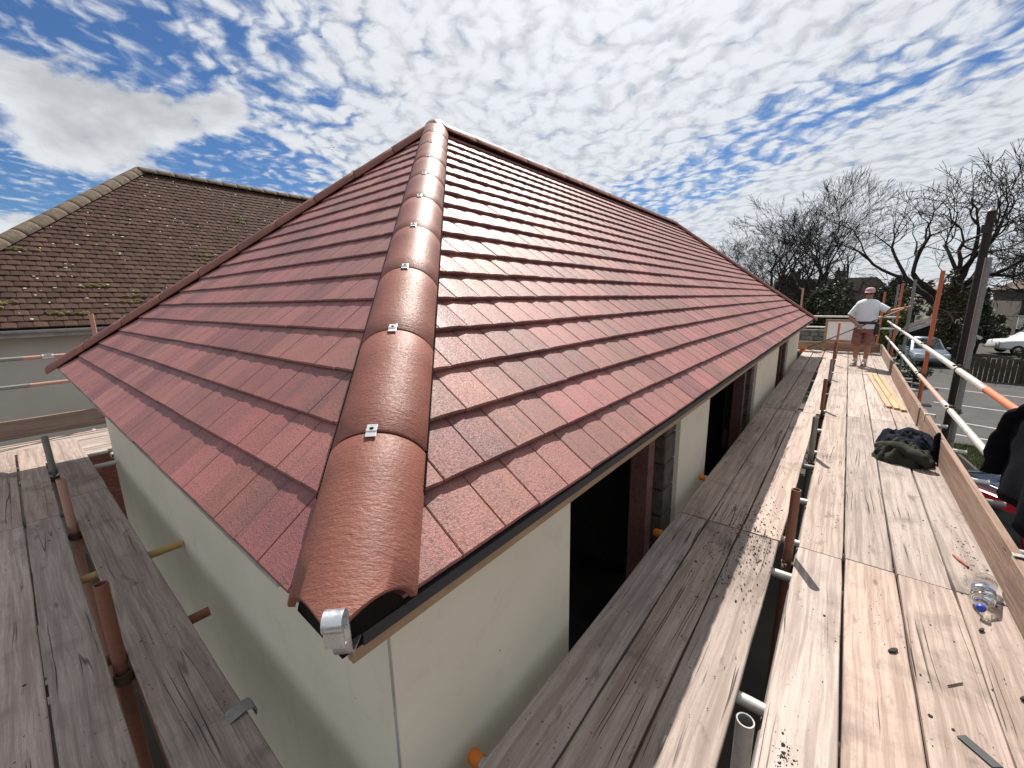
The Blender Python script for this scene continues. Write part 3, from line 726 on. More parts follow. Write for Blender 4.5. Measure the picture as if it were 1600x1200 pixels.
# moss cushions and lichen spots on the old tiles
rm = random.Random(5)
ms = MB(); li = MB(); md = MB()
def blob(mb, c, ex, ey, ez, n=7):
    top = c + ez; vs = [top] + [c + (ex*math.cos(2*math.pi*k/n) + ey*math.sin(2*math.pi*k/n))*rm.uniform(0.7, 1.2) for k in range(n)]
    mid = [c + ez*0.8 + (v_-c)*0.6 for v_ in vs[1:]]
    o_ = [top] + mid + vs[1:]
    mb.add(o_, [(0, 1+k, 1+(k+1) % n) for k in range(n)] + [(1+k, 1+n+k, 1+n+(k+1) % n, 1+(k+1) % n) for k in range(n)])
ex_ = Vector((1, 0, 0)); ey_ = Vector((0, nca, nsa)); ez_ = Vector((0, -nsa, nca))
for _ in range(520):
    s_ = rm.uniform(0.1, NS*0.97); u = rm.uniform(0.2+NRUN*s_/NS, 12.0)
    row = math.floor(s_/NG); p = Vector((NX0, NY, NZ)) + ex_*u + ey_*(row*NG-0.004) + ez_*0.0
    t_ = rm.random()
    if t_ < 0.62: blob(li, Vector((NX0, NY, NZ)) + ex_*u + ey_*(s_) + ez_*0.004, ex_*rm.uniform(.010, .028), ey_*rm.uniform(.008, .02), ez_*0.004)
    else: blob(md, p, ex_*rm.uniform(.02, .06), ey_*rm.uniform(.012, .03), ez_*rm.uniform(.008, .022))
for u, s_, k in ((1.5, 0.62, 9), (3.1, 0.72, 9), (2.7, 1.05, 7), (3.95, 0.5, 6), (2.15, 0.34, 10), (1.9, 2.1, 6), (6.0, 3.9, 6), (3.6, 0.25, 6), (5.2, 0.8, 9), (4.7, 2.2, 6), (0.9, 0.3, 5)):
    for _ in range(k*2):
        row = math.floor((s_+rm.uniform(-.06, .06))/NG)
        blob(ms, Vector((NX0, NY, NZ)) + ex_*(u+rm.gauss(0, .13)) + ey_*(row*NG+rm.uniform(-.01, .05)) + ez_*0.0, ex_*rm.uniform(.025, .07), ey_*rm.uniform(.015, .035), ez_*rm.uniform(.012, .03))
for mb_, nm, mt in ((ms, 'moss', 'moss'), (li, 'lichen', 'lichen'), (md, 'dry_moss', 'moss_dark')):
    o = mb_.build(nm, mt, nr, M=Matrix()); o['kind'] = 'stuff'

# ================================================================== SCAFFOLD
rs_ = random.Random(17)
def board_mesh(L, wd, th, mat, seed):
    """plank along local x, centred on y, top at z = 0, worn edges and a slight bow"""
    rr = random.Random(seed); n = max(6, int(L/0.22)); rg = []
    bow = rr.uniform(-0.002, 0.002)
    for i in range(n+1):
        x = L*i/n; q = i/n; j0 = rr.uniform(-0.0018, 0.0018); j1 = rr.uniform(-0.0018, 0.0018)
        if i in (0, n): j0 += 0.003; j1 -= 0.003
        y0, y1 = -wd/2+j0, wd/2+j1; c = 0.0035; zt = bow*4*q*(1-q) + rr.uniform(-.0004, .0004)
        cup = rr.uniform(-.001, .0004)
        rg.append([Vector((x, y0+c, zt)), Vector((x, 0, zt+cup)), Vector((x, y1-c, zt)), Vector((x, y1, zt-c)), Vector((x, y1, -th+c)), Vector((x, y1-c, -th)), Vector((x, y0+c, -th)), Vector((x, y0, -th+c)), Vector((x, y0, zt-c))])
    me = MB().rings(rg).mesh('board', mat); me.shade_smooth(); me.set_sharp_from_angle(angle=R(30))
    return me
bseed = [100]
def board(parent, p0, p1, wd, z, mat='board', th=0.038, name='board', roll=0.0):
    """plank between two plan points"""
    bseed[0] += 1
    a = Vector((p0[0], p0[1], z)); b = Vector((p1[0], p1[1], z)); d = (b-a); L = d.length; d.normalize()
    s_ = Vector((-d.y, d.x, 0)); n_ = Vector((0, 0, 1))
    if roll: s_, n_ = s_*math.cos(roll)+n_*math.sin(roll), n_*math.cos(roll)-s_*math.sin(roll)
    j = rs_.uniform(-.0015, .0015)
    return link(name, board_mesh(L, wd, th, mat, bseed[0]), parent, xf(a+Vector((0, 0, j)), d, s_, n_))
TR = 0.0242
def tube(parent, p0, p1, mat, name='tube', r=TR):
    return MB().pipe(p0, p1, r).build(name, mat, parent, auto=50)
def coupler(parent, p, d1, d2, mat='coupler'):
    """right-angle coupler: two saddles with flaps and bolts round crossing tubes"""
    p = Vector(p); d1 = Vector(d1).normalized(); d2 = Vector(d2).normalized(); n_ = d1.cross(d2).normalized()
    m = MB()
    for c, ax, sg in ((p-n_*TR, d1, -1), (p+n_*TR, d2, 1)):
        m.lathe([(-0.024, TR+0.0005), (-0.024, TR+0.007), (0.024, TR+0.007), (0.024, TR+0.0005)], c, ax, 14)
        o2 = ax.cross(n_)
        m.obox(c+o2*(TR+0.018), ax*0.014, o2*0.013, n_*0.010)
        m.path([c+o2*(TR+0.020)-n_*0.035, c+o2*(TR+0.020)+n_*0.045], 0.006, 6)
        m.path([c+o2*(TR+0.020)+n_*0.026, c+o2*(TR+0.020)+n_*0.040], 0.011, 6)
    return m.build('coupler', mat, parent, auto=35)

front = thing('scaffold', 'front scaffold with pale board walkway, toe boards and twin guard rails beside the road', 'scaffold', (6.5, -0.3, GZ))
# outer walkway, four boards wide
cols = [(-0.037, 0.216), (-0.2635, 0.216), (-0.489, 0.215), (-0.7165, 0.224)]
for ci, (yc_, wd) in enumerate(cols):
    cuts = [-0.95, 2.862 if ci == 0 else 2.885, 6.565+0.012*ci, 10.25, 14.35]
    for a, b in zip(cuts[:-1], cuts[1:]):
        board(front, (a+0.004, yc_+rs_.uniform(-.002, .002)), (b-0.004, yc_+rs_.uniform(-.002, .002)), wd, BZ)
# inner walkway, three boards wide, in the eaves' shade
for (a, b, lay) in ((-0.2, 2.858, ((0.274, 0.219), (0.491, 0.193), (0.690, 0.189))), (2.874, 6.50, ((0.271, 0.218), (0.487, 0.195), (0.684, 0.187))),
                    (6.52, 10.2, ((0.218, 0.19), (0.470, 0.20), (0.690, 0.21))), (10.215, 14.3, ((0.235, 0.21), (0.470, 0.215), (0.700, 0.215)))):
    for yc_, wd in lay: board(front, (a, yc_+rs_.uniform(-.003, .003)), (b, yc_+rs_.uniform(-.003, .003)), wd, BZ-0.003)
# toe boards on edge
for a, b, dy in ((-1.0, 2.97, 0.0), (2.99, 6.50, -0.012), (6.52, 10.3, 0.0), (10.33, 14.45, -0.012)):
    board(front, (a, -0.815+dy), (b, -0.815+dy), 0.225, BZ+0.115, 'toe', name='toe_board', roll=R(90))
board(front, (14.47, -0.83), (14.47, 1.35), 0.225, BZ+0.115, 'toe', name='toe_board', roll=R(90))
# board-retaining bands over the toe board
for x in (2.98, 6.15, 8.3, 11.2):
    m = MB(); m.obox((x, -0.825, BZ+0.236), (0.017, 0, 0), (0, 0.045, 0), (0, 0, 0.003)); m.obox((x, -0.786, BZ+0.20), (0.017, 0, 0), (0, 0.0025, 0), (0, 0, 0.038)); m.obox((x, -0.868, BZ+0.20), (0.017, 0, 0), (0, 0.0025, 0), (0, 0, 0.038))
    m.build('toe_clip', 'galv', front, bevel=0.002)
# inner standards: stubs standing up through the slot between the two walkways
for x, y, z, mt in ((1.165, 0.095, -1.205, 'galv_dull'), (2.753, 0.112, -1.11, 'rust_tube'), (4.715, 0.115, -1.135, 'galv_dull'), (6.78, 0.115, -1.10, 'rust_tube'), (9.40, 0.11, -1.15, 'galv_dull'), (11.4, 0.11, -1.00, 'rust_tube'), (13.5, 0.11, -0.72, 'orange_tube')):
    tube(front, (x, y, GZ), (x, y, z), mt, 'standard')
    if mt != 'orange_tube': coupler(front, (x+0.0, y-0.0, -1.62), (0, 0, 1), (0, 1, 0))
# outer standards
OSX = ((5.86, 0.315, 'galv_dull'), (8.28, 0.30, 'orange_tube'), (11.3, 0.26, 'galv_dull'), (13.7, 0.24, 'orange_tube'), (14.75, 0.235, 'galv_dull'), (3.05, -1.20, 'galv_dull'), (0.6, -1.2, 'galv_dull'))
for x, z, mt in OSX: tube(front, (x, -0.970, GZ), (x, -0.970, z), mt, 'standard')
tube(front, (14.60, -0.72, GZ), (14.60, -0.72, 0.05), 'orange_tube', 'standard')
tube(front, (14.60, 1.05, GZ), (14.60, 1.05, 0.20), 'pink_tube', 'standard')
# guard rails
ry = -0.921
for z, segs in ((-0.752, ((2.2, 4.95, 'orange_tube', 0.0242), (4.75, 9.4, 'galv', 0.0275), (9.3, 12.6, 'galv', 0.0242), (12.5, 15.4, 'galv', 0.0265))),
                (-1.165, ((1.8, 6.25, 'galv', 0.0265), (6.1, 8.1, 'pink_tube', 0.0242), (8.0, 11.0, 'galv', 0.0242), (10.9, 15.3, 'galv', 0.0242)))):
    for a, b, mt, r_ in segs: tube(front, (a, ry, z), (b, ry, z+0.004), mt, 'guard_rail', r_)
for x, z, mt in OSX[:5]:
    for zr in (-0.752, -1.165): coupler(front, (x, (ry-0.97)/2, zr), (0, 0, 1), (1, 0, 0))
coupler(front, (3.6, ry-0.02, -1.165), (0, 0, 1), (1, 0, 0))
for zr, x in ((-0.60, 14.55), (-0.90, 14.55)): tube(front, (x, -1.1, zr), (x, 2.6, zr+0.01), 'galv', 'guard_rail')
# transoms under the boards, orange caps on the wall side
for x, mt in ((0.80, 'galv'), (1.62, 'galv'), (2.60, 'galv'), (3.02, 'galv'), (3.72, 'galv'), (4.55, 'galv_dull'), (5.02, 'galv'), (5.9, 'galv'), (6.95, 'galv'), (8.2, 'galv_dull'), (9.4, 'galv'), (10.6, 'galv'), (11.6, 'galv'), (12.8, 'galv'), (14.0, 'galv')):
    o = tube(front, (x, -1.10, BZ-0.038-TR-0.004), (x, 0.845 if x in (0.80, 2.60, 3.72) else 0.74, BZ-0.038-TR-0.004), mt, 'transom')
    if x in (0.80, 2.60, 3.72): MB().lathe([(0, TR+0.002), (0.045, TR+0.002), (0.052, TR-0.004), (0.052, 0.0005)], (x, 0.815, BZ-0.038-TR-0.004), (0, 1, 0), 14).build('end_cap', 'orange_cap', front, auto=40)
for y, z in ((0.06, -1.64), (-0.925, -1.64)): tube(front, (-1.0, y, z), (14.8, y, z), 'galv_dull', 'ledger')
tube(front, (-1.0, 0.055, -2.9), (14.8, 0.055, -2.9), 'galv_dull', 'ledger')

side = thing('scaffold', 'side scaffold with grey shaded boards and short rusty uprights left of the bungalow', 'scaffold', (-0.1, 3.5, GZ))
for (x, wd, cuts) in ((-0.468, 0.216, (-1.0, 3.1, 6.9)), (-0.2435, 0.213, (-1.0, 4.405, 6.88)), (-0.0385, 0.172, (-1.0, 4.43, 6.90)), (0.229, 0.232, (-0.6, 4.78, 6.98))):
    for a, b in zip(cuts[:-1], cuts[1:]): board(side, (x, a+0.004), (x+rs_.uniform(-.004, .004), b-0.004), wd, BZ)
for y, z, mt in ((2.325, -1.145, 'orange_tube'), (4.14, -1.17, 'pink_tube'), (5.75, -1.185, 'galv_dull')):
    tube(side, (0.082, y, GZ), (0.082, y, z), 'rust_tube' if mt == 'orange_tube' else mt, 'standard'); coupler(side, (0.082, y, -1.60), (0, 0, 1), (1, 0, 0))
for y, mt, x1 in ((1.12, 'pink_tube', 0.30), (2.45, 'rust_tube', 0.44), (3.35, 'yellow_tube', 0.525), (4.6, 'galv_dull', 0.30), (5.75, 'galv', 0.52), (6.3, 'galv', 0.52)):
    tube(side, (-0.9, y, BZ-0.038-TR-0.003), (x1, y, BZ-0.038-TR-0.003), mt, 'transom')
tube(side, (0.135, -1.0, -1.635), (0.135, 7.5, -1.635), 'rust_tube', 'ledger')
tube(side, (-0.85, -1.0, -1.635), (-0.85, 7.5, -1.635), 'galv_dull', 'ledger')
# sprung board clip hooked over the wall-side board
m = MB(); rg = []
for q, (x_, z_) in enumerate(((0.285, 0.004), (0.335, 0.012), (0.362, 0.006), (0.372, -0.014), (0.368, -0.034))):
    rg.append([Vector((x_, 1.60, BZ+z_)), Vector((x_, 1.66, BZ+z_)), Vector((x_+.004, 1.66, BZ+z_+.004)), Vector((x_+.004, 1.60, BZ+z_+.004))])
m.rings(rg); m.build('board_clip', 'galv_dull', side, auto=50)

rear = thing('scaffold', 'rear scaffold with sunlit boards, brown toe board and two grey rails towards the neighbour', 'scaffold', (6.0, 7.1, GZ))
for k, y in enumerate((6.42, 6.66, 6.89, 7.12, 7.35)): board(rear, (-1.0, y), (2.9, y+rs_.uniform(-.01, .01)), 0.222, BZ-0.045)
for k, y in enumerate((6.66, 6.89, 7.12, 7.35)): board(rear, (2.92, y), (6.8, y), 0.222, BZ-0.045)
board(rear, (-1.3, 7.56), (3.4, 7.56), 0.225, BZ+0.105, 'toe', name='toe_board', roll=R(90))
for z in (-0.585, -0.915):
    tube(rear, (-2.0, 7.62, z), (0.10, 7.62, z), 'galv_dull', 'guard_rail'); tube(rear, (0.06, 7.62, z), (6.0, 7.62, z), 'pink_tube', 'guard_rail', 0.0225)
m = MB(); m.lathe([(-0.05, TR+.001), (-0.05, TR+.008), (0.05, TR+.008), (0.05, TR+.001)], (0.30, 7.62, -0.585), (1, 0, 0), 14); m.obox((0.30, 7.585, -0.575), (0.03, 0, 0), (0, 0.012, 0), (0, 0, 0.02)); m.build('coupler', 'zinc', rear, auto=40)
for x, z, mt in ((0.76, -0.08, 'pink_tube'), (-1.5, 0.0, 'galv_dull'), (3.0, -0.2, 'galv_dull')): tube(rear, (x, 7.67, GZ), (x, 7.67, z), mt, 'standard')
for x in (-0.6, 0.55, 1.9, 3.2): tube(rear, (x, 6.2, BZ-0.11), (x, 7.75, BZ-0.11), 'galv', 'transom')

# ================================================================== THINGS LYING ON THE SCAFFOLD
# loose board laid across the far end
tag(board(None, (13.75, 0.42), (13.80, 1.12), 0.215, BZ+0.040, name='loose_board'), 'short loose board lying across the walkway at the far end by the wall', 'board')
bl = ('left one of three yellow battens lying by the toe board', 'middle one of three yellow battens lying by the toe board', 'right one of three yellow battens lying by the toe board')
for k, (a, b) in enumerate((((7.36, -0.592), (10.35, -0.462))  , ((7.30, -0.664), (10.3, -0.545)), ((7.22, -0.728), (10.2, -0.625)))):
    tag(board(None, a, b, 0.062, BZ+0.030, 'batten', 0.027, 'timber_batten'), bl[k], 'batten', 'three new battens')

def fold_heap(name, mat, c, rx, ry_, h, seed, ang, parent, sleeve=None, n=56):
    """a crumpled garment: a lumpy mound with creased folds that comes down to the boards"""
    m = MB(); ca_, sa_ = math.cos(ang), math.sin(ang); sd_ = Vector((seed*3.7, seed*1.3, 0))
    for i in range(n+1):
        for j in range(n+1):
            u = -1.15+2.3*i/n; v_ = -1.15+2.3*j/n
            p = Vector((u*1.7, v_*1.7, 0)) + sd_
            wv = noise.noise_vector(p*0.9)*0.55
            rim = 1 + 0.22*noise.noise(Vector((math.atan2(v_, u)*1.3, seed, 0))) + 0.10*noise.noise(Vector((math.atan2(v_, u)*4, seed+5, 0)))
            r_ = math.sqrt(u*u+v_*v_)/rim
            env = max(0.0, 1-r_**3.0)
            rid = 1-abs(noise.noise((p+wv)*1.0)); rid = rid**2
            f2 = 1-abs(noise.noise((p+wv*1.2)*1.9)); f2 = f2**2
            z = (env**0.5)*(0.38 + 0.40*rid + 0.26*f2 + 0.30*noise.noise(p*0.7))*h
            if r_ > 1: z = -0.004
            x = u*rx + wv.x*0.03; y = v_*ry_ + wv.y*0.03
            m.v.append((c[0]+x*ca_-y*sa_, c[1]+x*sa_+y*ca_, BZ+0.004+max(z, -0.004)))
    for i in range(n):
        for j in range(n):
            q = (i*(n+1)+j, (i+1)*(n+1)+j, (i+1)*(n+1)+j+1, i*(n+1)+j+1)
            if max(m.v[k][2] for k in q) > BZ+0.002: m.f.append(q)
    return m.build(name, mat, parent, smooth=True, raw=True)
def sleeve_mb(pts, rad, seed, n=14, flat=1.0):
    rr = random.Random(seed); P_ = []; Rr = []
    K = 26
    for i in range(K+1):
        q = i/K*(len(pts)-1); k = min(int(q), len(pts)-2); f_ = q-k
        P_.append(Vector(pts[k])*(1-f_)+Vector(pts[k+1])*f_); Rr.append((rad[k]*(1-f_)+rad[k+1]*f_)*(1+0.05*math.sin(i*1.3+seed)))
    m = MB().path(P_, Rr, n, flat=flat)
    m.v = [tuple(Vector(p)+noise.noise_vector(Vector(p)*7)*0.009+noise.noise_vector(Vector((p[0]*10, p[1]*10, p[2]*26)))*0.0075) for p in m.v]
    return m
cl1 = thing('work_jacket', 'crumpled black jacket lying behind the olive one on the boards', 'jacket', (5.45, -0.62, BZ))
fold_heap('body', 'jacket_navy', (5.42, -0.585, 0), 0.26, 0.19, 0.20, 3, 0.4, cl1)
sleeve_mb([(5.45, -0.45, BZ+0.05), (5.55, -0.62, BZ+0.15), (5.50, -0.74, BZ+0.13), (5.35, -0.775, BZ+0.05)], [0.045, 0.055, 0.05, 0.045], 2).build('sleeve', 'jacket_navy', cl1, smooth=True)
sleeve_mb([(5.10, -0.765, BZ+0.02), (5.14, -0.768, BZ+0.12), (5.18, -0.775, BZ+0.23), (5.20, -0.785, BZ+0.27)], [0.04, 0.035, 0.025, 0.012], 4).build('collar', 'jacket_black', cl1, smooth=True)
cl2 = thing('work_jacket', 'crumpled olive green jacket heaped in front on the sunny boards', 'jacket', (5.05, -0.55, BZ))
fold_heap('body', 'jacket_olive', (5.06, -0.565, 0), 0.21, 0.21, 0.17, 8, 0.2, cl2)
sleeve_mb([(5.22, -0.40, BZ+0.06), (5.02, -0.50, BZ+0.13), (4.90, -0.63, BZ+0.10), (4.86, -0.72, BZ+0.05)], [0.045, 0.055, 0.055, 0.045], 6).build('sleeve', 'jacket_olive', cl2, smooth=True)
sleeve_mb([(5.10, -0.40, BZ+0.03), (5.02, -0.385, BZ+0.05), (4.94, -0.42, BZ+0.03)], [0.03, 0.035, 0.03], 9).build('cuff', 'jacket_black', cl2, smooth=True)

# dark coat thrown over the top rail
ct = thing('coat', 'dark coat with hanging sleeves thrown over the guard rail at the right edge', 'coat', (4.0, -0.92, -0.75))
m = MB(); nx_, nz_ = 26, 22; rows_ = []
for j in range(nz_+1):
    a = -1 + 2*j/nz_; row = []
    for i in range(nx_+1):
        x = 2.72 + 1.05*i/nx_
        if abs(a) < 0.16: yy = ry + 0.034*math.sin(a/0.16*math.pi/2); zz_ = -0.752+0.034*math.cos(a/0.16*math.pi/2)+0.01+0.05*max(0, 1-abs(x-3.3)/0.5)
        else:
            s_ = (abs(a)-0.16)/0.84; sg = 1 if a > 0 else -1
            Ld = 0.50 + 0.06*math.sin(x*5); zz_ = -0.745 - s_*Ld
            yy = ry + sg*(0.040 + 0.030*s_ + 0.034*math.sin(x*19+s_*2.5+sg)*s_ + 0.02*noise.noise(Vector((x*6, s_*3, sg))))
        row.append(Vector((x+0.02*noise.noise(Vector((x*3, a*3, 2))), yy, zz_)))
    rows_.append(row)
m.rings(rows_, cap=False, close=False); o = m.build('body', 'jacket_black', ct, smooth=True, raw=True)
sl = o.modifiers.new('thick', 'SOLIDIFY'); sl.thickness = 0.012; sl.offset = 0
sleeve_mb([(3.70, -0.905, -0.665), (3.78, -0.885, -0.74), (3.84, -0.865, -0.92), (3.87, -0.86, -1.14)], [0.045, 0.068, 0.076, 0.064], 12, 28, 0.6).build('sleeve', 'jacket_black', ct, smooth=True)
sleeve_mb([(3.72, -0.965, -0.72), (3.95, -0.985, -0.80), (4.08, -0.99, -0.95), (4.11, -0.99, -1.05)], [0.05, 0.062, 0.058, 0.050], 15, 24, 0.6).build('sleeve', 'jacket_black', ct, smooth=True)

# water bottle lying on its side
bt = thing('water_bottle', 'clear plastic water bottle with blue cap lying against the toe board', 'bottle', (2.9, -0.70, BZ))
ba = Vector((2.70, -0.655, BZ+0.046)); bd = Vector((0.32, -0.07, 0.0)).normalized()
pf = [(0.0, 0.0135), (0.018, 0.0135), (0.020, 0.016), (0.024, 0.016), (0.026, 0.0135), (0.05, 0.024), (0.085, 0.041), (0.10, 0.0435), (0.135, 0.0435), (0.138, 0.042), (0.175, 0.042), (0.178, 0.0435)]
hh = 0.19
while hh < 0.285: pf += [(hh, 0.0435), (hh+0.005, 0.040), (hh+0.010, 0.0435)]; hh += 0.017
pf += [(0.300, 0.0435), (0.312, 0.040), (0.316, 0.030), (0.310, 0.018), (0.304, 0.0005)]
inner = [(h_, max(r_-0.0010, 0.0003)) for h_, r_ in reversed(pf)]
MB().lathe([(0.002, 0.0125)] + pf, ba, bd, 32).build('shell', 'bottle_plastic', bt, smooth=True)
MB().lathe([(0.140, 0.0428), (0.140, 0.0432), (0.172, 0.0432), (0.172, 0.0428)], ba, bd, 32).build('label', 'bottle_label', bt, smooth=True)
MB().lathe([(-0.004, 0.0005), (-0.004, 0.0155), (-0.002, 0.0168), (0.016, 0.0168), (0.016, 0.0140)], ba, bd, 24).build('cap', 'blue_cap', bt, auto=40)
x_, y_ = frame(bd)
m = MB(); up_ = Vector((-0.35, 0.45, 0.82)); 
vv = []
for a in (-0.25, 0.0, 0.25):
    q = (Vector((0, 0, 1))*math.cos(a+0.5) + bd.cross(Vector((0, 0, 1)))*-math.sin(a+0.5)).normalized()
    vv.append([ba+bd*0.148+q*0.0438, ba+bd*0.164+q*0.0438])
m.rings(vv, cap=False, close=False); m.build('label_panel', 'bottle_label_white', bt, raw=True)

# chips, slates and crumbs
def chip(name, mat, p, ang, L, wd, th, label, cat='chip', pointy=True):
    c_, s_ = math.cos(ang), math.sin(ang); ol = [(-L/2, -wd*.2), (-L*.1, -wd/2), (L*.42, -wd*.32), (L/2, wd*.05), (L*.1, wd/2), (-L*.4, wd*.3)] if pointy else [(-L/2, -wd/2), (L*.48, -wd*.46), (L/2, wd*.5), (-L*.46, wd*.45)]
    rg = [[Vector((p[0]+x*c_-y*s_, p[1]+x*s_+y*c_, BZ+0.002+z)) for x, y in ol] for z in (0, th)]
    return tag(MB().rings(rg).build(name, mat, bevel=0.0015), label, cat)
chip('tile_chip', 'red_chip', (3.24, -0.671), 0.40, 0.125, 0.018, 0.010, 'pointed red tile chip lying near the toe board beyond the bottle', 'tile chip')
chip('slate_piece', 'slate', (1.83, -0.515), 0.80, 0.105, 0.034, 0.005, 'dark grey slate strip on the nearest boards at the bottom right', 'slate', False)
chip('tile_chip', 'dirt', (2.585, -0.645), 2.6, 0.035, 0.014, 0.008, 'small dark chip beside the bottle cap', 'tile chip')
chip('tile_chip', 'dirt', (2.19, -0.372+0.05), 2.5, 0.05, 0.02, 0.01, 'black curled chip on the middle walkway board', 'tile chip')
chip('nail', 'dirt', (2.13, -0.50), 2.4, 0.075, 0.005, 0.004, 'thin dark nail lying between two boards near the camera', 'nail', False)
chip('tile_chip', 'dirt', (2.20, -0.69), 2.4, 0.03, 0.016, 0.01, 'small brown chip below the bottle on the outer board', 'tile chip')
rc = random.Random(23); cr = MB()
def crumb(x, y, s_):
    a = rc.uniform(0, 6.28); n = 5; z = BZ+0.001
    base_ = [Vector((x+math.cos(a+k*1.2566)*s_*rc.uniform(.6, 1.4), y+math.sin(a+k*1.2566)*s_*rc.uniform(.4, 1.0), z)) for k in range(n)]
    cr.add(base_+[Vector((x, y, z+s_*rc.uniform(.3, .8)))], [(k, (k+1) % n, n) for k in range(n)])
for _ in range(1100):   # dark moss swept off the roof
    x, y = rc.gauss(2.75, 0.33), rc.gauss(0.30, 0.11)
    if 0.17 < y < 0.78: crumb(x, y, abs(rc.gauss(0.0015, 0.0026))+0.001)
for _ in range(260): crumb(rc.uniform(1.2, 6.4), rc.uniform(0.18, 0.77), abs(rc.gauss(0, 0.0022))+0.0008)
for _ in range(380): crumb(rc.uniform(1.3, 7.0), rc.uniform(-0.77, 0.06), abs(rc.gauss(0, 0.0028))+0.001)
for _ in range(90): crumb(rc.gauss(1.42, 0.03), rc.gauss(-0.005, 0.015), abs(rc.gauss(0, 0.003))+0.0012)
for _ in range(110): crumb(rc.gauss(3.25, 0.25), rc.gauss(-0.72, 0.03), abs(rc.gauss(0, 0.003))+0.0012)
for _ in range(120): crumb(rc.uniform(-.32, .33), rc.uniform(1.4, 6.5), abs(rc.gauss(0, 0.0025))+0.001)
tag(cr.build('moss_crumbs', 'dirt', raw=True), 'dark crumbs of moss and dirt scattered over the scaffold boards', 'debris', kind='stuff')

# framed white panel leaning at the far end
pn = thing('framed_panel', 'white panel in a pale wooden frame standing at the far end behind the person', 'panel', (14.2, -0.1, BZ))
px0, px1, pz0, pz1, pX = -0.62, 0.42, BZ+0.26, BZ+0.86, 14.22
MB().box((pX-0.010, px0+0.05, pz0+0.05), (pX+0.010, px1-0.05, pz1-0.05)).build('panel', 'whiteboard', pn)
for nm, a, b in (('frame_rail', (px0, pz0), (px1, pz0+0.055)), ('frame_rail', (px0, pz1-0.055), (px1, pz1)), ('frame_stile', (px0, pz0+0.056), (px0+0.055, pz1-0.056)), ('frame_stile', (px1-0.055, pz0+0.056), (px1, pz1-0.056))):
    MB().box((pX-0.024, a[0], a[1]), (pX+0.024, b[0], b[1])).build(nm, 'frame_wood', pn, bevel=0.004)
for y in (px0+0.03, px1-0.03): MB().box((pX+0.026, y-0.03, BZ+0.001), (pX+0.066, y+0.03, pz1-0.1)).build('leg', 'frame_wood', pn, bevel=0.004)

# ================================================================== PERSON WITH BROOM
PB = Vector((11.5, -0.335, BZ)); fv = Vector((-0.985, 0.17, 0)).normalized(); rv = Vector((fv.y, -fv.x, 0))
def PW(r_, f_, z_): return PB + rv*r_ + fv*f_ + Vector((0, 0, z_))
pe = thing('person', 'person in pink cap, white tee and brown shorts sweeping with a broom', 'person', tuple(PB))
HRT, HLF = (0.055, 0.215, 0.865), (-0.575, 0.16, 1.235)        # hands on the broom
vs_, es_, rad_ = [], [], []
def jn(p, r_, par=None):
    vs_.append(p); rad_.append(r_ if isinstance(r_, tuple) else (r_, r_))
    if par is not None: es_.append((par, len(vs_)-1))
    return len(vs_)-1
pel = jn((0, 0, 0.90), (0.150, 0.115)); bel = jn((0, 0.015, 1.05), (0.145, 0.115), pel); che = jn((0, 0.005, 1.22), (0.140, 0.105), bel)
nkb = jn((0, -0.005, 1.375), (0.060, 0.060), che); nk = jn((0, 0.005, 1.435), 0.052, nkb); jaw = jn((0, 0.030, 1.49), (0.062, 0.068), nk); hd = jn((0, 0.022, 1.555), (0.074, 0.090), jaw); crn = jn((0, 0.012, 1.62), (0.062, 0.075), hd)
jn((0, 0.128, 1.532), 0.013, hd)
for sg, kn_, an_, toe in ((1, (0.095, 0.025, 0.47), (0.085, -0.015, 0.085), (0.105, 0.13, 0.04)), (-1, (-0.105, 0.03, 0.47), (-0.075, -0.02, 0.085), (-0.075, 0.125, 0.04))):
    hip = jn((0.088*sg, 0, 0.82), 0.088, pel); th_ = jn((0.095*sg, 0.015, 0.64), 0.074, hip); k_ = jn(kn_, 0.056, th_); cf = jn(((kn_[0]+an_[0])/2, -0.015, 0.33), 0.056, k_); a_ = jn(an_, 0.036, cf); jn(toe, 0.036, a_)
def arm(sh, el, hand, fdir):
    a_ = jn(sh, 0.046, che); u = jn(tuple((Vector(sh)+Vector(el))/2), 0.044, a_); e_ = jn(el, 0.042, u); m_ = jn(tuple(Vector(el)*0.45+Vector(hand)*0.55), 0.038, e_)
    wr = jn(tuple(Vector(el)*0.12+Vector(hand)*0.88), 0.027, m_); pa = jn(hand, (0.032, 0.026), wr)
    d = (Vector(hand)-Vector(el)).normalized()
    for q, ln in ((-0.024, 0.055), (-0.008, 0.064), (0.008, 0.060), (0.024, 0.048)):
        k1 = jn(tuple(Vector(hand)+d*0.040+Vector(fdir)*q), 0.009, pa); jn(tuple(Vector(hand)+d*(0.040+ln*0.5)+Vector(fdir)*q*1.1+Vector((0, 0.012, -0.028))), 0.008, k1)
    t1 = jn(tuple(Vector(hand)+d*0.01+Vector((0, 0.03, 0.022))), 0.011, pa); jn(tuple(Vector(hand)+d*0.035+Vector((0, 0.045, 0.022))), 0.009, t1)
arm((0.165, -0.005, 1.290), (0.265, 0.03, 1.02), HRT, (0.0, 0.4, 0.9))
arm((-0.165, -0.005, 1.290), (-0.36, 0.02, 1.16), HLF, (0.2, 0.6, 0.7))
me = bpy.data.meshes.new('body'); me.from_pydata([tuple(PW(*p)) for p in vs_], es_, []); me.materials.append(MATS['skin'])
bo = link('body', me, pe); bo.modifiers.new('skin', 'SKIN').use_smooth_shade = True
for i, r_ in enumerate(rad_): me.skin_vertices[0].data[i].radius = r_; me.skin_vertices[0].data[i].use_root = (i == pel)
ss = bo.modifiers.new('sub', 'SUBSURF'); ss.levels = 2; ss.render_levels = 2
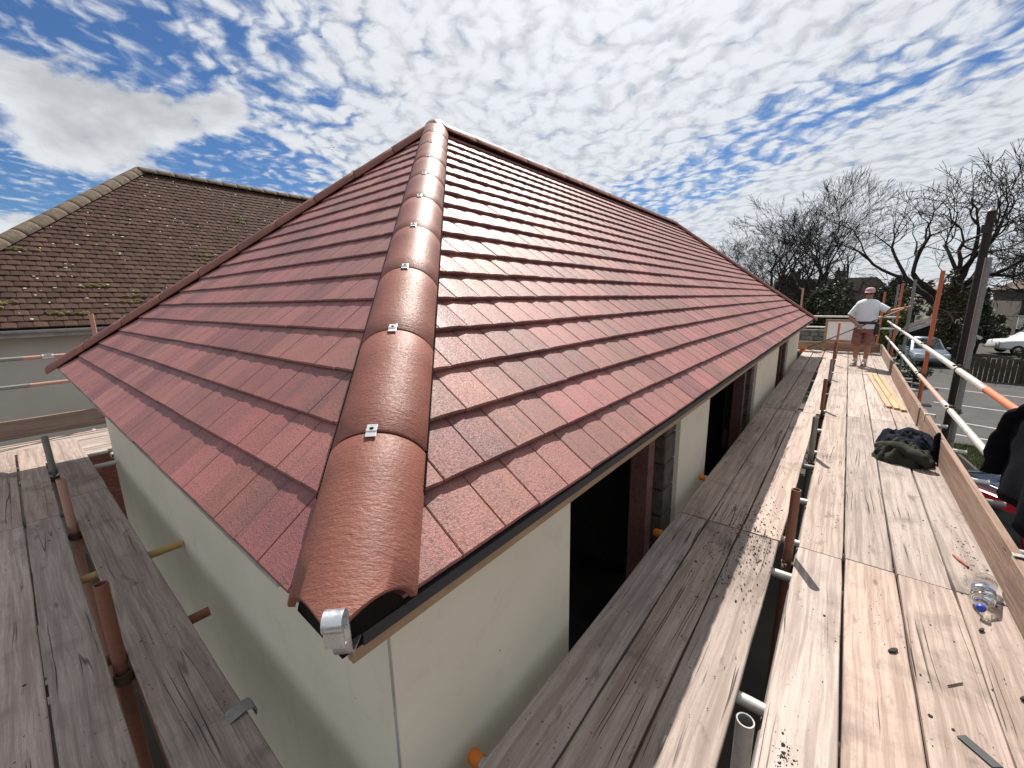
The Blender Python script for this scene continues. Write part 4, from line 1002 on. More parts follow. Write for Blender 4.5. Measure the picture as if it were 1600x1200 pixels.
def ell(c, a, b, z, n=22, wob=0.0, sd=0):
    return [PW(c[0]+a*math.cos(2*math.pi*k/n)*(1+wob*noise.noise(Vector((k*0.9, z*8, sd)))), c[1]+b*math.sin(2*math.pi*k/n)*(1+wob*noise.noise(Vector((k*0.9, z*8, sd+3)))), z) for k in range(n)]
m = MB()
m.rings([ell((0, .012), a, b, z, wob=wb) for z, a, b, wb in ((0.805, .180, .140, .06), (0.86, .186, .146, .06), (0.95, .184, .144, .07), (1.05, .186, .146, .05), (1.15, .192, .148, .05), (1.25, .204, .146, .04), (1.32, .206, .134, .03), (1.37, .172, .110, .02), (1.405, .110, .085, 0), (1.42, .072, .070, 0))], cap=False)
for sh, el in (((0.130, -0.005, 1.300), (0.262, 0.025, 1.075)), ((-0.130, -0.005, 1.300), (-0.325, 0.015, 1.185))):
    a_, b_ = Vector(sh), Vector(el); m.path([PW(*a_), PW(*(a_.lerp(b_, .3))), PW(*(a_.lerp(b_, .7))), PW(*b_)], [0.062, 0.074, 0.067, 0.064], 16, caps=False)
m.build('tee_shirt', 'tee', pe, smooth=True)
m = MB()
m.rings([ell((0, .008), a, b, z) for z, a, b in ((0.72, .170, .130), (0.78, .184, .142), (0.86, .180, .138), (0.93, .172, .132))], cap=False)
for sg in (1, -1):
    m.path([PW(0.085*sg, 0.0, 0.84), PW(0.092*sg, 0.008, 0.72), PW(0.098*sg, 0.016, 0.58), PW(0.102*sg, 0.022, 0.475)], [0.092, 0.100, 0.096, 0.098], 18, caps=False)
m.build('shorts', 'shorts', pe, smooth=True)
m = MB(); m.rings([ell((0, .012), .190, .151, 0.905), ell((0, .012), .194, .155, 0.91), ell((0, .012), .194, .155, 0.955), ell((0, .012), .190, .151, 0.96)], cap=False); m.build('belt', 'black', pe, smooth=True)
MB().obox(PW(-0.205, 0.02, 0.80), rv*0.035, fv*0.075, Vector((0, 0, 0.115))).build('tool_pouch', 'black', pe, bevel=0.02)
# cap, peak, sunglasses, hair
m = MB(); prof_ = []
for z, a in ((1.558, .086), (1.575, .089), (1.60, .089), (1.625, .082), (1.645, .066), (1.657, .042), (1.661, .010)):
    prof_.append([PW(a*math.cos(2*math.pi*k/20)*0.93, 0.018+a*1.13*math.sin(2*math.pi*k/20), z-0.004) for k in range(20)])
m.rings(prof_); m.build('cap_crown', 'cap_red', pe, smooth=True)
m = MB(); vt = []; vb = []
for k in range(11):
    a = math.pi*(k/10); x = 0.078*math.cos(a); y = 0.085+0.085*math.sin(a)
    vt.append(PW(x, y, 1.566-0.14*(y-0.085)-0.05*abs(x)))
    vb.append(PW(x*0.98, 0.05+0.04*math.sin(a), 1.574-0.05*abs(x)))
m.rings([vb, vt, [p-Vector((0, 0, 0.006)) for p in vt], [p-Vector((0, 0, 0.006)) for p in vb]], cap=False, close=False); m.build('cap_peak', 'cap_peak', pe, smooth=True)
m = MB()
for sg in (1, -1):
    m.obox(PW(0.034*sg, 0.112, 1.532), rv*0.026, fv*0.004, Vector((0, 0, 0.017))); m.path([PW(0.060*sg, 0.110, 1.538), PW(0.078*sg, 0.06, 1.540), PW(0.078*sg, -0.01, 1.535)], 0.003, 6)
m.path([PW(-0.012, 0.118, 1.536), PW(0.012, 0.118, 1.536)], 0.003, 6); m.build('sunglasses', 'black', pe, bevel=0.002)
m = MB(); m.rings([[PW(.078*math.cos(a)*0.97, 0.005+.094*math.sin(a), z) for a in [math.pi+math.pi*k/12 for k in range(13)]] for z in (1.485, 1.515, 1.55)], cap=False, close=False); m.build('hair', 'handle_dark', pe, smooth=True)
for sg, (ax, ay), tx in ((1, (0.085, -0.015), 0.105), (-1, (-0.075, -0.02), -0.078)):
    MB().path([PW(ax*0.97+0.0, ay-0.004, 0.175), PW(ax, ay, 0.12), PW(ax, ay+0.004, 0.07)], [0.046, 0.045, 0.047], 14).build('sock', 'sock', pe, smooth=True)
    rg = []
    for f_, hw_, zt in ((-0.085, .028, .060), (-0.07, .038, .085), (-0.02, .043, .100), (0.05, .047, .078), (0.11, .049, .060), (0.16, .040, .046), (0.185, .020, .034)):
        q = (f_+0.085)/0.27; cx_ = ax+(tx-ax)*q
        rg.append([PW(cx_+hw_*math.cos(a), ay+0.02+f_, 0.018+(zt-0.018)*max(0, math.sin(a))) for a in [math.pi*k/8 for k in range(9)]]+[PW(cx_-hw_, ay+0.02+f_, 0.012), PW(cx_+hw_, ay+0.02+f_, 0.012)])
    sh_ = MB().rings(rg).build('shoe', 'shoe', pe, auto=60)
    rg2 = [[PW(cx+hw_*sx, ay+0.02+f_, zz2) for sx, zz2 in ((1, .018), (-1, .018), (-1, .001), (1, .001))] for f_, hw_, cx in ((-0.09, .030, ax), (-0.05, .043, ax), (0.05, .049, (ax+tx)/2), (0.12, .050, tx), (0.19, .022, tx))]
    MB().rings(rg2).build('sole', 'sole', sh_, M=Matrix())

br = thing('broom', 'long broom with orange head and dark handle held by the person', 'broom', tuple(PW(1.0, 0.24, 0.3)))
h0, h1 = Vector(PW(HLF[0]-0.09, HLF[1]+0.03, HLF[2]+0.048)), Vector(PW(0.93, 0.27, 0.335)); hdv = (h1-h0).normalized()
MB().path([h0, h0.lerp(h1, .30)], 0.0135, 10).build('handle_grip', 'pink_tube', br, smooth=False)
MB().path([h0.lerp(h1, .302), h1], 0.0125, 10).build('handle', 'handle_dark', br)
hs = hdv.cross(Vector((0, 0, 1))).normalized(); hn = hs.cross(hdv).normalized()
MB().obox(h1+hdv*0.015, hs*0.135, hdv*0.022, hn*0.030).build('head', 'broom_orange', br, bevel=0.008)
m = MB(); rq = random.Random(3)
for i in range(14):
    for j in range(4):
        p = h1+hdv*0.035+hs*(-0.125+0.25*i/13)+hn*(-0.022+0.044*j/3); m.path([p, p+hdv*0.075+hs*rq.uniform(-.014, .014)+hn*rq.uniform(-.012, .012)], [0.006, 0.003], 4)
m.build('bristles', 'broom_orange', br)

# ================================================================== BACKGROUND
def tree(label, base, H, seed, lean=(0, 0), spread=0.75, levels=6, mat='bark', trunk_r=0.3, fork=0.22, limbs=6, group='bare trees beyond the road', density=1.0, ivy=False, crook=0.21):
    rr = random.Random(seed); base = Vector((base[0], base[1], GZ)); t = thing('bare_tree', label, 'tree', tuple(base), group)
    big, small = MB(), MB()
    def br_(p, d, L, r_, lv):
        n = 6 if lv <= 1 else (4 if lv <= 3 else 2); pts = [p]; rad = [r_]; q = p.copy(); d = d.copy()
        for i in range(n):
            d = (d + Vector((rr.gauss(0, crook), rr.gauss(0, crook), rr.gauss(0.03, crook*0.7)))).normalized(); q = q + d*(L/n); pts.append(q.copy()); rad.append(max(r_*(1-0.32*(i+1)/n), 0.014))
        (big if lv <= 2 else small).path(pts, rad, 7 if lv == 0 else (5 if lv <= 2 else 3), caps=False)
        if lv >= levels: return
        k = limbs if lv == 0 else rr.choice((2, 3, 3) if lv < levels-1 else (4, 5, 5))
        if lv >= 2: k = max(2, round(k*density))
        for c in range(k):
            at_ = len(pts)-1 if (c < 2 or lv == 0) else rr.randint(max(1, n//2), n)
            if lv == 0 and c >= 2: at_ = rr.randint(n-2, n)
            x_, y_ = frame(d); a = rr.uniform(0, 6.283) + c*2.4; sp = rr.uniform(0.45, 1.0)*spread*(1.0 if lv else 0.9)
            nd = (d + (x_*math.cos(a)+y_*math.sin(a))*sp).normalized(); nd.z = nd.z*0.9 + 0.10; nd.normalize()
            br_(pts[at_], nd, L*rr.uniform(0.62, 0.86) if lv else H*rr.uniform(0.20, 0.27), rad[at_]*(rr.uniform(0.58, 0.80) if lv > 2 else (rr.uniform(0.66, 0.84) if lv else 0.74)), lv+1)
    br_(base, Vector((lean[0], lean[1], 1)).normalized(), H*fork, trunk_r, 0)
    big.build('trunk', mat, t, smooth=True, raw=True); small.build('crown', 'twig', t, raw=True)
    return t
TREES = (
 ('slender bare tree just showing above the far end of the red roof', (68, 15.3), 14.5, 41, (0, 0), 0.62, 6, 0.26, 0.26),
 ('bare twisted oak standing right beside the end of the red roof', (57, 7.4), 15.6, 42, (0.02, -0.02), 0.80, 6, 0.36, 0.27),
 ('tall bare tree with upright forks behind the dark roof chimneys', (56, 4.2), 15.6, 43, (0.05, -0.03), 0.56, 6, 0.32, 0.24),
 ('fan shaped bare tree leaning right above the person', (54, 1.9), 15.2, 44, (0.03, -0.16), 0.55, 6, 0.30, 0.18),
 ('low dark spreading tree between the person and the orange upright', (47, -1.6), 13.5, 45, (0, 0.05), 0.95, 6, 0.36, 0.22),
 ('largest bare oak with wide black limbs behind the grey uprights', (43.4, -4.9), 14.2, 46, (0, 0.02), 0.95, 6, 0.48, 0.26),
 ('bare tree towering at the right edge behind the dark pole', (41.5, -10.4), 13.2, 47, (0, 0.03), 0.9, 6, 0.42, 0.26),
 ('farthest right bare tree over the brown roofed house', (47, -14.0), 12.5, 48, (0, 0), 0.85, 6, 0.4, 0.26),
)
for lb, ps, H_, sd_, ln, sp, lv, tr, fk in TREES: tree(lb, ps, H_, sd_, ln, sp, lv, 'bark', tr, fk)

def foliage_mb(c, rx, ry_, rz, n, size, seed, clumps=14):
    rr = random.Random(seed); m = MB(); cl = []
    for _ in range(clumps):
        a, b_ = rr.uniform(0, 6.283), rr.uniform(-0.9, 1); k = math.sqrt(1-b_*b_)*rr.uniform(.4, .85)
        cl.append((Vector((k*math.cos(a), k*math.sin(a), b_*0.75)), rr.uniform(0.22, 0.42)))
    for _ in range(n):
        cc, cr_ = cl[rr.randrange(clumps)]
        v_ = Vector((rr.gauss(0, 1), rr.gauss(0, 1), rr.gauss(0, 1))).normalized()*cr_*rr.uniform(0.55, 1.08)
        p = cc+v_; p = Vector((c[0]+p.x*rx, c[1]+p.y*ry_, c[2]+p.z*rz))
        if p.z < GZ: continue
        a_ = Vector((rr.gauss(0, 1), rr.gauss(0, 1), rr.gauss(0, 1))).normalized(); b_ = a_.cross(Vector((rr.gauss(0, 1), rr.gauss(0, 1), rr.gauss(0, 1)))).normalized(); s_ = size*rr.uniform(.6, 1.4)
        m.add([p-a_*s_, p+b_*s_*0.5, p+a_*s_, p-b_*s_*0.5], [(0, 1, 2, 3)])
    return m
def shrub(label, c, rx, ry_, h, n, size, seed, mat, name='shrub', cat='shrub'):
    t = thing(name, label, cat, (c[0], c[1], GZ)); rr = random.Random(seed)
    foliage_mb((c[0], c[1], GZ+h*0.52), rx, ry_, h*0.55, n, size, seed).build('foliage', mat, t, raw=True)
    m = MB()
    for k in range(5):
        a = k*1.256+rr.random(); m.path([(c[0]+.1*math.cos(a), c[1]+.1*math.sin(a), GZ-.05), (c[0]+rx*.3*math.cos(a), c[1]+ry_*.3*math.sin(a), GZ+h*.35), (c[0]+rx*.5*math.cos(a), c[1]+ry_*.5*math.sin(a), GZ+h*.7)], [.07, .05, .02], 5)
    m.build('stem', 'bark', t)
    return t
shrub('tall brown green evergreen between the orange and grey uprights', (40.5, -5.4), 1.0, 1.0, 5.2, 4200, 0.11, 61, 'leaf_brown', 'evergreen_bush', 'bush')
shrub('broad dark evergreen behind the telegraph pole', (44.8, -7.6), 1.0, 1.0, 4.7, 4200, 0.11, 62, 'leaf_dark', 'evergreen_bush', 'bush')
shrub('bright green bush behind the person\'s raised hand', (40, -2.5), 1.8, 1.7, 3.6, 4200, 0.12, 63, 'leaf_green', 'evergreen_bush', 'bush')
shrub('dark conifer mass behind the person\'s shoulder', (46, 0.8), 2.6, 2.6, 5.2, 5000, 0.15, 64, 'leaf_dark', 'evergreen_bush', 'bush')
shrub('dark evergreen above the garage beside the grey far uprights', (54.6, -3.4), 2.3, 2.3, 5.6, 4200, 0.15, 71, 'leaf_dark', 'evergreen_bush', 'bush')
shrub('dark bush filling the gap under the oak behind the fence', (52, -9.8), 1.5, 1.0, 2.4, 3600, 0.11, 72, 'leaf_dark', 'evergreen_bush', 'bush')
shrub('ivy covered bush beyond the end rail left of the framed panel', (23.0, 1.6), 1.2, 2.2, 2.2, 4200, 0.075, 65, 'leaf_ivy')
shrub('low green shrub beside the pale car', (27.5, -2.5), 1.2, 1.0, 1.1, 2000, 0.07, 66, 'leaf_dark')
shrub('dark overgrown hedge bush in front of the white pickup', (33.5, -8.4), 2.6, 1.5, 1.35, 3600, 0.08, 67, 'leaf_dark')
shrub('brown hedge bush at the right edge near the fence', (30, -10.2), 2.6, 2.0, 2.4, 4000, 0.10, 68, 'leaf_brown')
shrub('dark shrub below the windows of the brown roofed house', (51.5, -13.0), 1.2, 2.4, 2.0, 3600, 0.12, 69, 'leaf_dark')
shrub('dark shrub under the bare oaks beyond the roof end', (48, 6.5), 2.6, 3.0, 4.0, 4000, 0.14, 70, 'leaf_dark')
# far woodland
wl = MB(); rw = random.Random(9)
for _ in range(9000):
    a = rw.uniform(-0.55, 1.9); d = rw.uniform(85, 120); x, y = d*math.cos(a), d*math.sin(a)
    hmax = 5.4 + 2.2*noise.noise(Vector((a*14, 0, 0))) + 1.0*noise.noise(Vector((a*45, 2, 0)))
    p = Vector((x, y, GZ + rw.uniform(0, 1)**0.8*hmax)); a_ = Vector((rw.gauss(0, 1), rw.gauss(0, 1), rw.gauss(0, 1))).normalized(); b_ = a_.cross(Vector((rw.gauss(0, 1), rw.gauss(0, 1), rw.gauss(0, 1)))).normalized(); s_ = rw.uniform(.35, .9)
    wl.add([p-a_*s_, p+b_*s_*.6, p+a_*s_, p-b_*s_*.6], [(0, 1, 2, 3)])
tag(wl.build('woodland', 'leaf_brown', raw=True), 'distant brown woodland along the horizon', 'woodland', kind='stuff')

# a house with a dark roof and two chimneys behind the trees
def hip_house(name, label, c, lx, ly, wall_h, roof_h, wall, roofm, chim=(), wins=(), ang=0.0):
    t = thing(name, label, 'house', (c[0], c[1], GZ)); cA, sA = math.cos(ang), math.sin(ang)
    def P3(x, y, z): return Vector((c[0]+x*cA-y*sA, c[1]+x*sA+y*cA, GZ+z))
    def bx(a, b):
        vs = [P3(x, y, z) for z in (a[2], b[2]) for x, y in ((a[0], a[1]), (b[0], a[1]), (b[0], b[1]), (a[0], b[1]))]
        return MB().add(vs, [(0,3,2,1),(4,5,6,7),(0,1,5,4),(1,2,6,5),(2,3,7,6),(3,0,4,7)])
    bx((-lx/2, -ly/2, -0.2), (lx/2, ly/2, wall_h)).build('wall', wall, t)
    o = 0.35; q = min(lx, ly)/2+o
    if ly >= lx: r0, r1 = (0, -ly/2-o+q), (0, ly/2+o-q)
    else: r0, r1 = (-lx/2-o+q, 0), (lx/2+o-q, 0)
    e = [P3(-lx/2-o, -ly/2-o, wall_h), P3(lx/2+o, -ly/2-o, wall_h), P3(lx/2+o, ly/2+o, wall_h), P3(-lx/2-o, ly/2+o, wall_h)]
    r_ = [P3(r0[0], r0[1], wall_h+roof_h), P3(r1[0], r1[1], wall_h+roof_h)]
    fs = [(0, 1, 4), (1, 2, 5, 4), (2, 3, 5), (3, 0, 4, 5), (3, 2, 1, 0)] if ly >= lx else [(0, 1, 5, 4), (1, 2, 5), (2, 3, 4, 5), (3, 0, 4), (3, 2, 1, 0)]
    ro = MB().add(e+r_, fs).build('roof', roofm, t)
    for (x, y, h_) in chim:
        bx((x-.35, y-.5, wall_h+roof_h*0.4), (x+.35, y+.5, wall_h+roof_h+h_)).build('chimney', 'wall_brown', ro, M=Matrix())
        for k in (-.25, .25): MB().lathe([(0, .13), (.4, .10), (.4, .06)], P3(x, y+k, wall_h+roof_h+h_), (0, 0, 1), 10).build('chimney_pot', 'roof_red', ro, M=Matrix())
    for (y0, y1, z0, z1) in wins:   # on the face looking back at the scaffold (-x)
        wn = bx((-lx/2-.05, y0, z0), (-lx/2-.005, y1, z1)).build('window', 'white_frame', t)
        n = max(1, int((y1-y0)/0.8)); dy = (y1-y0)/n
        for k in range(n): bx((-lx/2-.062, y0+dy*k+.07, z0+.07), (-lx/2-.052, y0+dy*(k+1)-.07, z1-.07)).build('pane', 'window_glass', wn, M=Matrix())
    return t, bx
hip_house('house', 'far house with dark roof and two chimneys behind the bare trees', (60, 2.2), 6.4, 15, 2.3, 3.9, 'wall_brown', 'roof_dark', ((0, 3.0, 0.9), (0, -1.2, 0.8)), ((-4.5, -2.5, 0.9, 2.0), (0.5, 2.5, 0.9, 2.0)))
hb, bxb = hip_house('house', 'brown roofed timbered house with pale windows at the right edge', (57, -15.5), 9, 9, 4.6, 2.6, 'wall_brown', 'roof_red', (), ((-3.9, -1.2, 3.2, 4.2), (0.6, 3.3, 3.2, 4.2)))
bxb((-4.62, -4.5, 1.4), (-4.51, 4.5, 2.5)).build('window_band', 'white_frame', hb)
for k in range(8): bxb((-4.66, -4.4+1.1*k, 1.5), (-4.63, -3.55+1.1*k, 2.4)).build('pane', 'window_glass', hb)
for k in range(10): bxb((-4.60, -4.45+0.95*k, 2.6), (-4.51, -4.30+0.95*k, 4.55)).build('timber', 'dark_timber', hb)
bxb((-4.70, -4.6, 2.52), (-4.51, 4.6, 2.72)).build('timber', 'dark_timber', hb)
# garage with a white bargeboard
gr = thing('garage', 'low dark garage with white bargeboards beyond the orange upright', 'garage', (43, -5.0, GZ))
gx, gy0, gy1 = 41.5, -7.2, -2.9; gm = (gy0+gy1)/2
MB().box((gx, gy0+.2, GZ-.1), (gx+5, gy1-.2, GZ+1.35)).build('wall', 'dark_timber', gr)
MB().add([(gx-.3, gy0, GZ+1.35), (gx-.3, gy1, GZ+1.35), (gx-.3, gm, GZ+2.45), (gx+5.3, gy0, GZ+1.35), (gx+5.3, gy1, GZ+1.35), (gx+5.3, gm, GZ+2.45)], [(0, 1, 2), (3, 5, 4), (1, 4, 5, 2), (0, 2, 5, 3), (0, 3, 4, 1)]).build('roof', 'roof_dark', gr)
for ya, yb in ((gy1, gm), (gy0, gm)):
    a, b = Vector((gx-.34, ya, GZ+1.36)), Vector((gx-.34, yb, GZ+2.48)); d = (b-a).normalized(); MB().obox((a+b)/2, d*((b-a).length/2+.05), Vector((.03, 0, 0)), Vector((0, -d.z, d.y))*0.11).build('bargeboard', 'white_frame', gr)
MB().box((gx-.03, gm-1.2, GZ), (gx-.004, gm+1.2, GZ+1.25)).build('door', 'black', gr)
# stone garden wall beyond the end rail, built of separate stones
gw = thing('garden_wall', 'grey stone garden wall beyond the end of the scaffold', 'wall', (25.2, 4, GZ))
MB().box((25.04, -0.9, GZ-.1), (25.40, 9.0, GZ+2.72)).build('wall_core', 'mortar', gw)
rk = random.Random(31); z = GZ
while z < GZ+2.7:
    h_ = rk.uniform(.14, .22); y = -0.95
    while y < 5.0:
        l_ = rk.uniform(.25, .5); MB().box((24.98-rk.uniform(0, .03), y+.01, z+.01), (25.1, y+l_-.01, min(z+h_-.008, GZ+2.74))).build('stone', 'wall_stone', gw, bevel=0.02); y += l_
    z += h_
# slatted fence along the verge
fe = thing('fence', 'low brown board fence behind the parking bays', 'fence', (30, -7, GZ))
for k in range(44):
    y = -5.2-0.17*k; x = 31.0 - 0.05*k; MB().box((x, y, GZ), (x+.025, y+.15, GZ+1.15+0.02*math.sin(k*2.1))).build('slat', 'fence_wood', fe)
for k in range(5): MB().box((31.03-.5*k*0.9, -5.2-1.8*k, GZ-.1), (31.13-.5*k*0.9, -5.1-1.8*k, GZ+1.25)).build('post', 'fence_wood', fe)
# telegraph pole
tp = thing('telegraph_pole', 'black telegraph pole rising behind the nearest grey upright', 'pole', (13.9, -2.2, GZ))
MB().path([(13.9, -2.2, GZ-.1), (13.9, -2.2, -1.0), (13.9, -2.2, 1.72)], [0.095, 0.082, 0.07], 14).build('shaft', 'pole', tp, auto=50)
MB().path([(13.9, -2.2, 1.72), (13.9, -2.2, 1.78)], [0.078, 0.03], 12).build('cap', 'galv_dull', tp, auto=40)
MB().obox((13.83, -2.14, 1.35), (0.02, 0, 0), (0, 0.06, 0), (0, 0, 0.09)).build('bracket', 'black', tp)
# planter of rough grass
pl = thing('planter', 'dark trough of rough grass beside the road', 'planter', (14.6, -3.0, GZ))
pa_, pb_ = Vector((15.6, -2.75, 0)), Vector((13.4, -3.0, 0)); pdv = (pb_-pa_).normalized(); psv = Vector((-pdv.y, pdv.x, 0)); pc = (pa_+pb_)/2
for sg in (-1, 1): MB().obox(pc+psv*(.28*sg)+Vector((0, 0, GZ+.22)), pdv*1.12, psv*.03, Vector((0, 0, .22))).build('side_board', 'dark_timber', pl, bevel=.006)
for sg in (-1, 1): MB().obox(pc+pdv*(1.10*sg)+Vector((0, 0, GZ+.22)), pdv*.03, psv*.249, Vector((0, 0, .22))).build('end_board', 'dark_timber', pl, bevel=.006)
MB().obox(pc+Vector((0, 0, GZ+.19)), pdv*1.07, psv*.25, Vector((0, 0, .18))).build('soil', 'grass_base', pl)
m = MB(); rg_ = random.Random(77)
for _ in range(1600):
    p = pc+pdv*rg_.uniform(-1.05, 1.05)+psv*rg_.uniform(-.24, .24)+Vector((0, 0, GZ+.37)); t_ = Vector((rg_.gauss(0, .05), rg_.gauss(0, .05), rg_.uniform(.06, .2))); s_ = Vector((rg_.gauss(0, 1), rg_.gauss(0, 1), 0)).normalized()*.006
    m.add([p-s_, p+s_, p+t_], [(0, 1, 2)])
o = m.build('grass', 'grass_blade', pl, raw=True); o['kind'] = 'stuff'

# ------------------------------------------------------------------ vehicles
def vehicle(name, label, loc, ang, Lc_, Wc, Hc, paint, roofm=None, kind='suv', bars=False):
    t = thing(name, label, 'pickup' if kind == 'pickup' else 'car', (loc[0], loc[1], GZ)); cA, sA = math.cos(ang), math.sin(ang)
    def Q(x, y, z): return Vector((loc[0]+x*cA-y*sA, loc[1]+x*sA+y*cA, GZ+z))
    h = Wc/2; belt = Hc*0.60; sill = 0.24
    st = [(-.5, .80, .42, belt*.72), (-.485, .90, .32, belt*.92), (-.44, .97, .28, belt*.99), (-.25, 1, sill, belt), (0, 1, sill, belt*1.0), (.20, 1, sill, belt*.98), (.30, .99, .26, belt*.95), (.42, .95, .28, belt*.86), (.485, .86, .33, belt*.74), (.5, .74, .42, belt*.60)]
    if kind == 'pickup': st = [(-.5, .93, .46, belt*.86), (-.49, .97, .40, belt*.98), (-.25, 1, .36, belt), (0, 1, .34, belt), (.22, 1, .34, belt*.99), (.40, .97, .36, belt*.93), (.485, .90, .40, belt*.84), (.5, .80, .46, belt*.70)]
    rg = []
    for fx, wf, z0, z1 in st:
        y = h*wf; x = fx*Lc_
        rg.append([Q(x, -y*.90, z0), Q(x, -y, z0+.10), Q(x, -y, (z0+z1)/2), Q(x, -y*.97, z1-.07), Q(x, -y*.88, z1), Q(x, 0, z1+.015), Q(x, y*.88, z1), Q(x, y*.97, z1-.07), Q(x, y, (z0+z1)/2), Q(x, y, z0+.10), Q(x, y*.90, z0)])
    MB().rings(rg).build('body', paint, t, auto=38)
    if kind == 'pickup': cab = [(-.08, 0, belt-.02), (-.05, 1, Hc), (.12, 1, Hc), (.27, 0, belt-.03)]
    else: cab = [(-.475, 0, belt-.03), (-.40, 1, Hc*.965), (-.18, 1, Hc), (.06, 1, Hc*.985), (.255, 0, belt-.04)]
    rg = []
    for fx, top, z in cab:
        x = fx*Lc_; yb = h*.90; yt = h*.70 if top else h*.86
        rg.append([Q(x, -yb if not top else -yb, belt-.05), Q(x, -yt-.02, z-.04), Q(x, -yt+.05, z), Q(x, yt-.05, z), Q(x, yt+.02, z-.04), Q(x, yb, belt-.05)])
    MB().rings(rg).build('cabin', paint, t, auto=35)
    # roof panel and glass
    tops = [(fx, z) for fx, top, z in cab if top]
    rg = [[Q(fx*Lc_, -h*.64, z+.006), Q(fx*Lc_, 0, z+.022), Q(fx*Lc_, h*.64, z+.006)] for fx, z in tops]
    o = MB().rings(rg, cap=False, close=False).build('roof', roofm or paint, t, smooth=True); sm = o.modifiers.new('t', 'SOLIDIFY'); sm.thickness = .012; sm.offset = 1
    def side_pane(xa, xb, xta, xtb, sg):
        zb, zt = belt+.02, Hc-.12; yb, yt = h*.892, h*.722
        a = [Q(xa, sg*yb, zb), Q(xb, sg*yb, zb), Q(xtb, sg*yt, zt), Q(xta, sg*yt, zt)]; n_ = (a[1]-a[0]).cross(a[3]-a[0]).normalized()
        cdir = Q(0, sg*5, 0)-Q(0, 0, 0)
        if n_.dot(cdir) < 0: n_ = -n_
        MB().rings([[p+n_*.004 for p in a], [p+n_*.016 for p in a]]).build('window', 'car_glass', t)
    x0, xr0, xr1, x1 = cab[0][0]*Lc_, cab[1][0]*Lc_, cab[-2][0]*Lc_, cab[-1][0]*Lc_
    segs = 1 if kind == 'pickup' else 3
    for sg in (-1, 1):
        for k in range(segs):
            f0, f1 = k/segs+.02, (k+1)/segs-.02
            side_pane(x0+.18+(x1-x0-.45)*f0, x0+.18+(x1-x0-.45)*f1, xr0+.06+(xr1-xr0-.10)*f0, xr0+.06+(xr1-xr0-.10)*f1, sg)
        MB().path([Q(x0+.1, sg*h*.925, belt-.02), Q(x1-.1, sg*h*.925, belt-.03)], .016, 6).build('trim', 'car_trim', t)
        MB().obox(Q(x1-.30, sg*h*1.06, belt+.07), Q(.09, 0, 0)-Q(0, 0, 0), Q(0, .09, 0)-Q(0, 0, 0), Vector((0, 0, .06))).build('mirror', paint, t, bevel=.03)
        MB().obox(Q(.455*Lc_, sg*h*.70, belt*.74), Q(.10, 0, 0)-Q(0, 0, 0), Q(0, h*.16, 0)-Q(0, 0, 0), Vector((0, 0, .07))).build('headlight', 'lamp_clear', t, bevel=.03)
        MB().obox(Q(-.478*Lc_, sg*h*.78, belt*.80), Q(.05, 0, 0)-Q(0, 0, 0), Q(0, h*.12, 0)-Q(0, 0, 0), Vector((0, 0, .12))).build('tail_light', 'lamp_red', t, bevel=.02)
        for wx in (-.30*Lc_, .31*Lc_):
            ax = (Q(0, 1, 0)-Q(0, 0, 0)).normalized()*sg; c_ = Q(wx, sg*(h-.20), .335)
            wh = MB().lathe([(0, .20), (0, .31), (.03, .335), (.19, .335), (.215, .31), (.215, .215)], c_, ax, 24).build('wheel', 'tyre', t, auto=40)
            MB().lathe([(.16, .02), (.20, .06), (.175, .12), (.20, .20), (.21, .215)], c_, ax, 20).build('rim', 'rim', wh, auto=40, M=Matrix())
    for xa, xb, za, zb in ((xr1+.03, x1-.10, Hc-.05, belt+.02), (xr0-.03, x0+.10, Hc-.07, belt+.03)):
        a = [Q(xa, -h*.62, za), Q(xa, h*.62, za), Q(xb, h*.76, zb), Q(xb, -h*.76, zb)]; n_ = (a[1]-a[0]).cross(a[3]-a[0]).normalized()
        if n_.z < 0: n_ = -n_
        MB().rings([[p+n_*.006 for p in a], [p+n_*.022 for p in a]]).build('windscreen', 'car_glass', t)
    MB().obox(Q(-.498*Lc_, 0, .62), Q(.012, 0, 0)-Q(0, 0, 0), Q(0, .26, 0)-Q(0, 0, 0), Vector((0, 0, .055))).build('number_plate', 'lamp_clear', t)
    if kind == 'pickup':
        MB().obox(Q(-.29*Lc_, 0, belt+.004), Q(.19*Lc_, 0, 0)-Q(0, 0, 0), Q(0, h*.8, 0)-Q(0, 0, 0), Vector((0, 0, .012))).build('bed_cover', 'black', t)
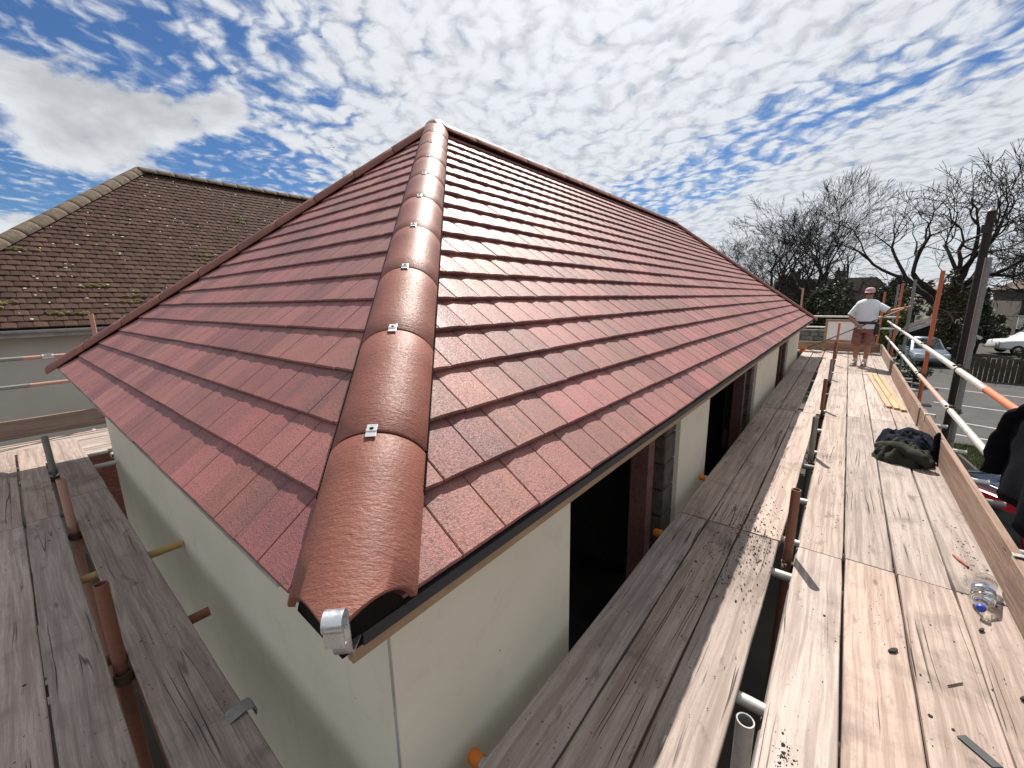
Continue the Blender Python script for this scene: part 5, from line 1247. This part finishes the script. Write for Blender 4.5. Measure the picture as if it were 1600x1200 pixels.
    if bars:
        for sg in (-1, 1):
            MB().path([Q(xr0+.02, sg*h*.66, Hc-.03), Q(xr0+.12, sg*h*.66, Hc+.055), Q(xr1-.25, sg*h*.66, Hc+.06), Q(xr1-.10, sg*h*.66, Hc-.0)], .018, 8).build('roof_rail', 'car_trim', t, smooth=True)
        for fx in (.22, .70):
            x = xr0+(xr1-xr0)*fx; MB().obox(Q(x, 0, Hc+.105), Q(.03, 0, 0)-Q(0, 0, 0), Q(0, h*.80, 0)-Q(0, 0, 0), Vector((0, 0, .014))).build('cross_bar', 'black', t, bevel=.008)
            for sg in (-1, 1): MB().obox(Q(x, sg*h*.66, Hc+.075), Q(.05, 0, 0)-Q(0, 0, 0), Q(0, .03, 0)-Q(0, 0, 0), Vector((0, 0, .035))).build('bar_foot', 'black', t, bevel=.008)
    return t
vehicle('parked_car', 'red car with dark roof and roof bars parked just below the scaffold', (8.46, -2.97), math.atan2(-.55, -.83), 4.4, 1.82, 1.50, 'car_red', 'car_roof', bars=True)
vehicle('parked_car', 'silver blue car parked in front of the dark garage', (37.2, -4.1), math.pi+.12, 4.4, 1.82, 1.58, 'car_silver')
vehicle('parked_pickup', 'white pickup parked behind the fence at the right edge', (46, -11.0), R(105), 5.2, 1.9, 1.80, 'car_white', kind='pickup')

# birds
def bird(label, p, s_, a):
    p = Vector(p); d = Vector((math.cos(a), math.sin(a), .05)); sd_ = Vector((-d.y, d.x, 0)); m = MB()
    m.path([p-d*s_*.5, p-d*s_*.2, p+d*s_*.2, p+d*s_*.48], [s_*.05, s_*.12, s_*.11, s_*.03], 7)
    for sg in (-1, 1):
        a0 = p+d*s_*.18; a1 = p-d*s_*.15; e = p+sd_*(sg*s_*.55)+Vector((0, 0, s_*.22)); f_ = p+sd_*(sg*s_*.95)+Vector((0, 0, s_*.10))-d*s_*.25
        u_ = Vector((0, 0, s_*.02)); m.rings([[a0-u_, a1-u_, a1+u_, a0+u_], [e+d*s_*.12-u_, e-d*s_*.2-u_, e-d*s_*.2+u_, e+d*s_*.12+u_], [f_+d*s_*.03-u_*.3, f_-d*s_*.05-u_*.3, f_-d*s_*.05+u_*.3, f_+d*s_*.03+u_*.3]])
    return tag(m.build('bird', 'black'), label, 'bird', 'birds in the sky')
def dirp(u, v, D):
    d = fwd + r2*((u-800)/638.93) - c2*((v-600)/638.93); return tuple(d*D)
bird('small dark bird flying high above the left of the roof apex', dirp(501, 58, 60), 0.36, 0.4)
bird('leftmost of three tiny birds left of the roof apex', dirp(513, 232, 70), 0.32, 1.0)
bird('middle one of three tiny birds left of the roof apex', dirp(518, 234, 72), 0.30, 0.6)
bird('rightmost of three tiny birds left of the roof apex', dirp(521.5, 231, 70), 0.28, 2.0)
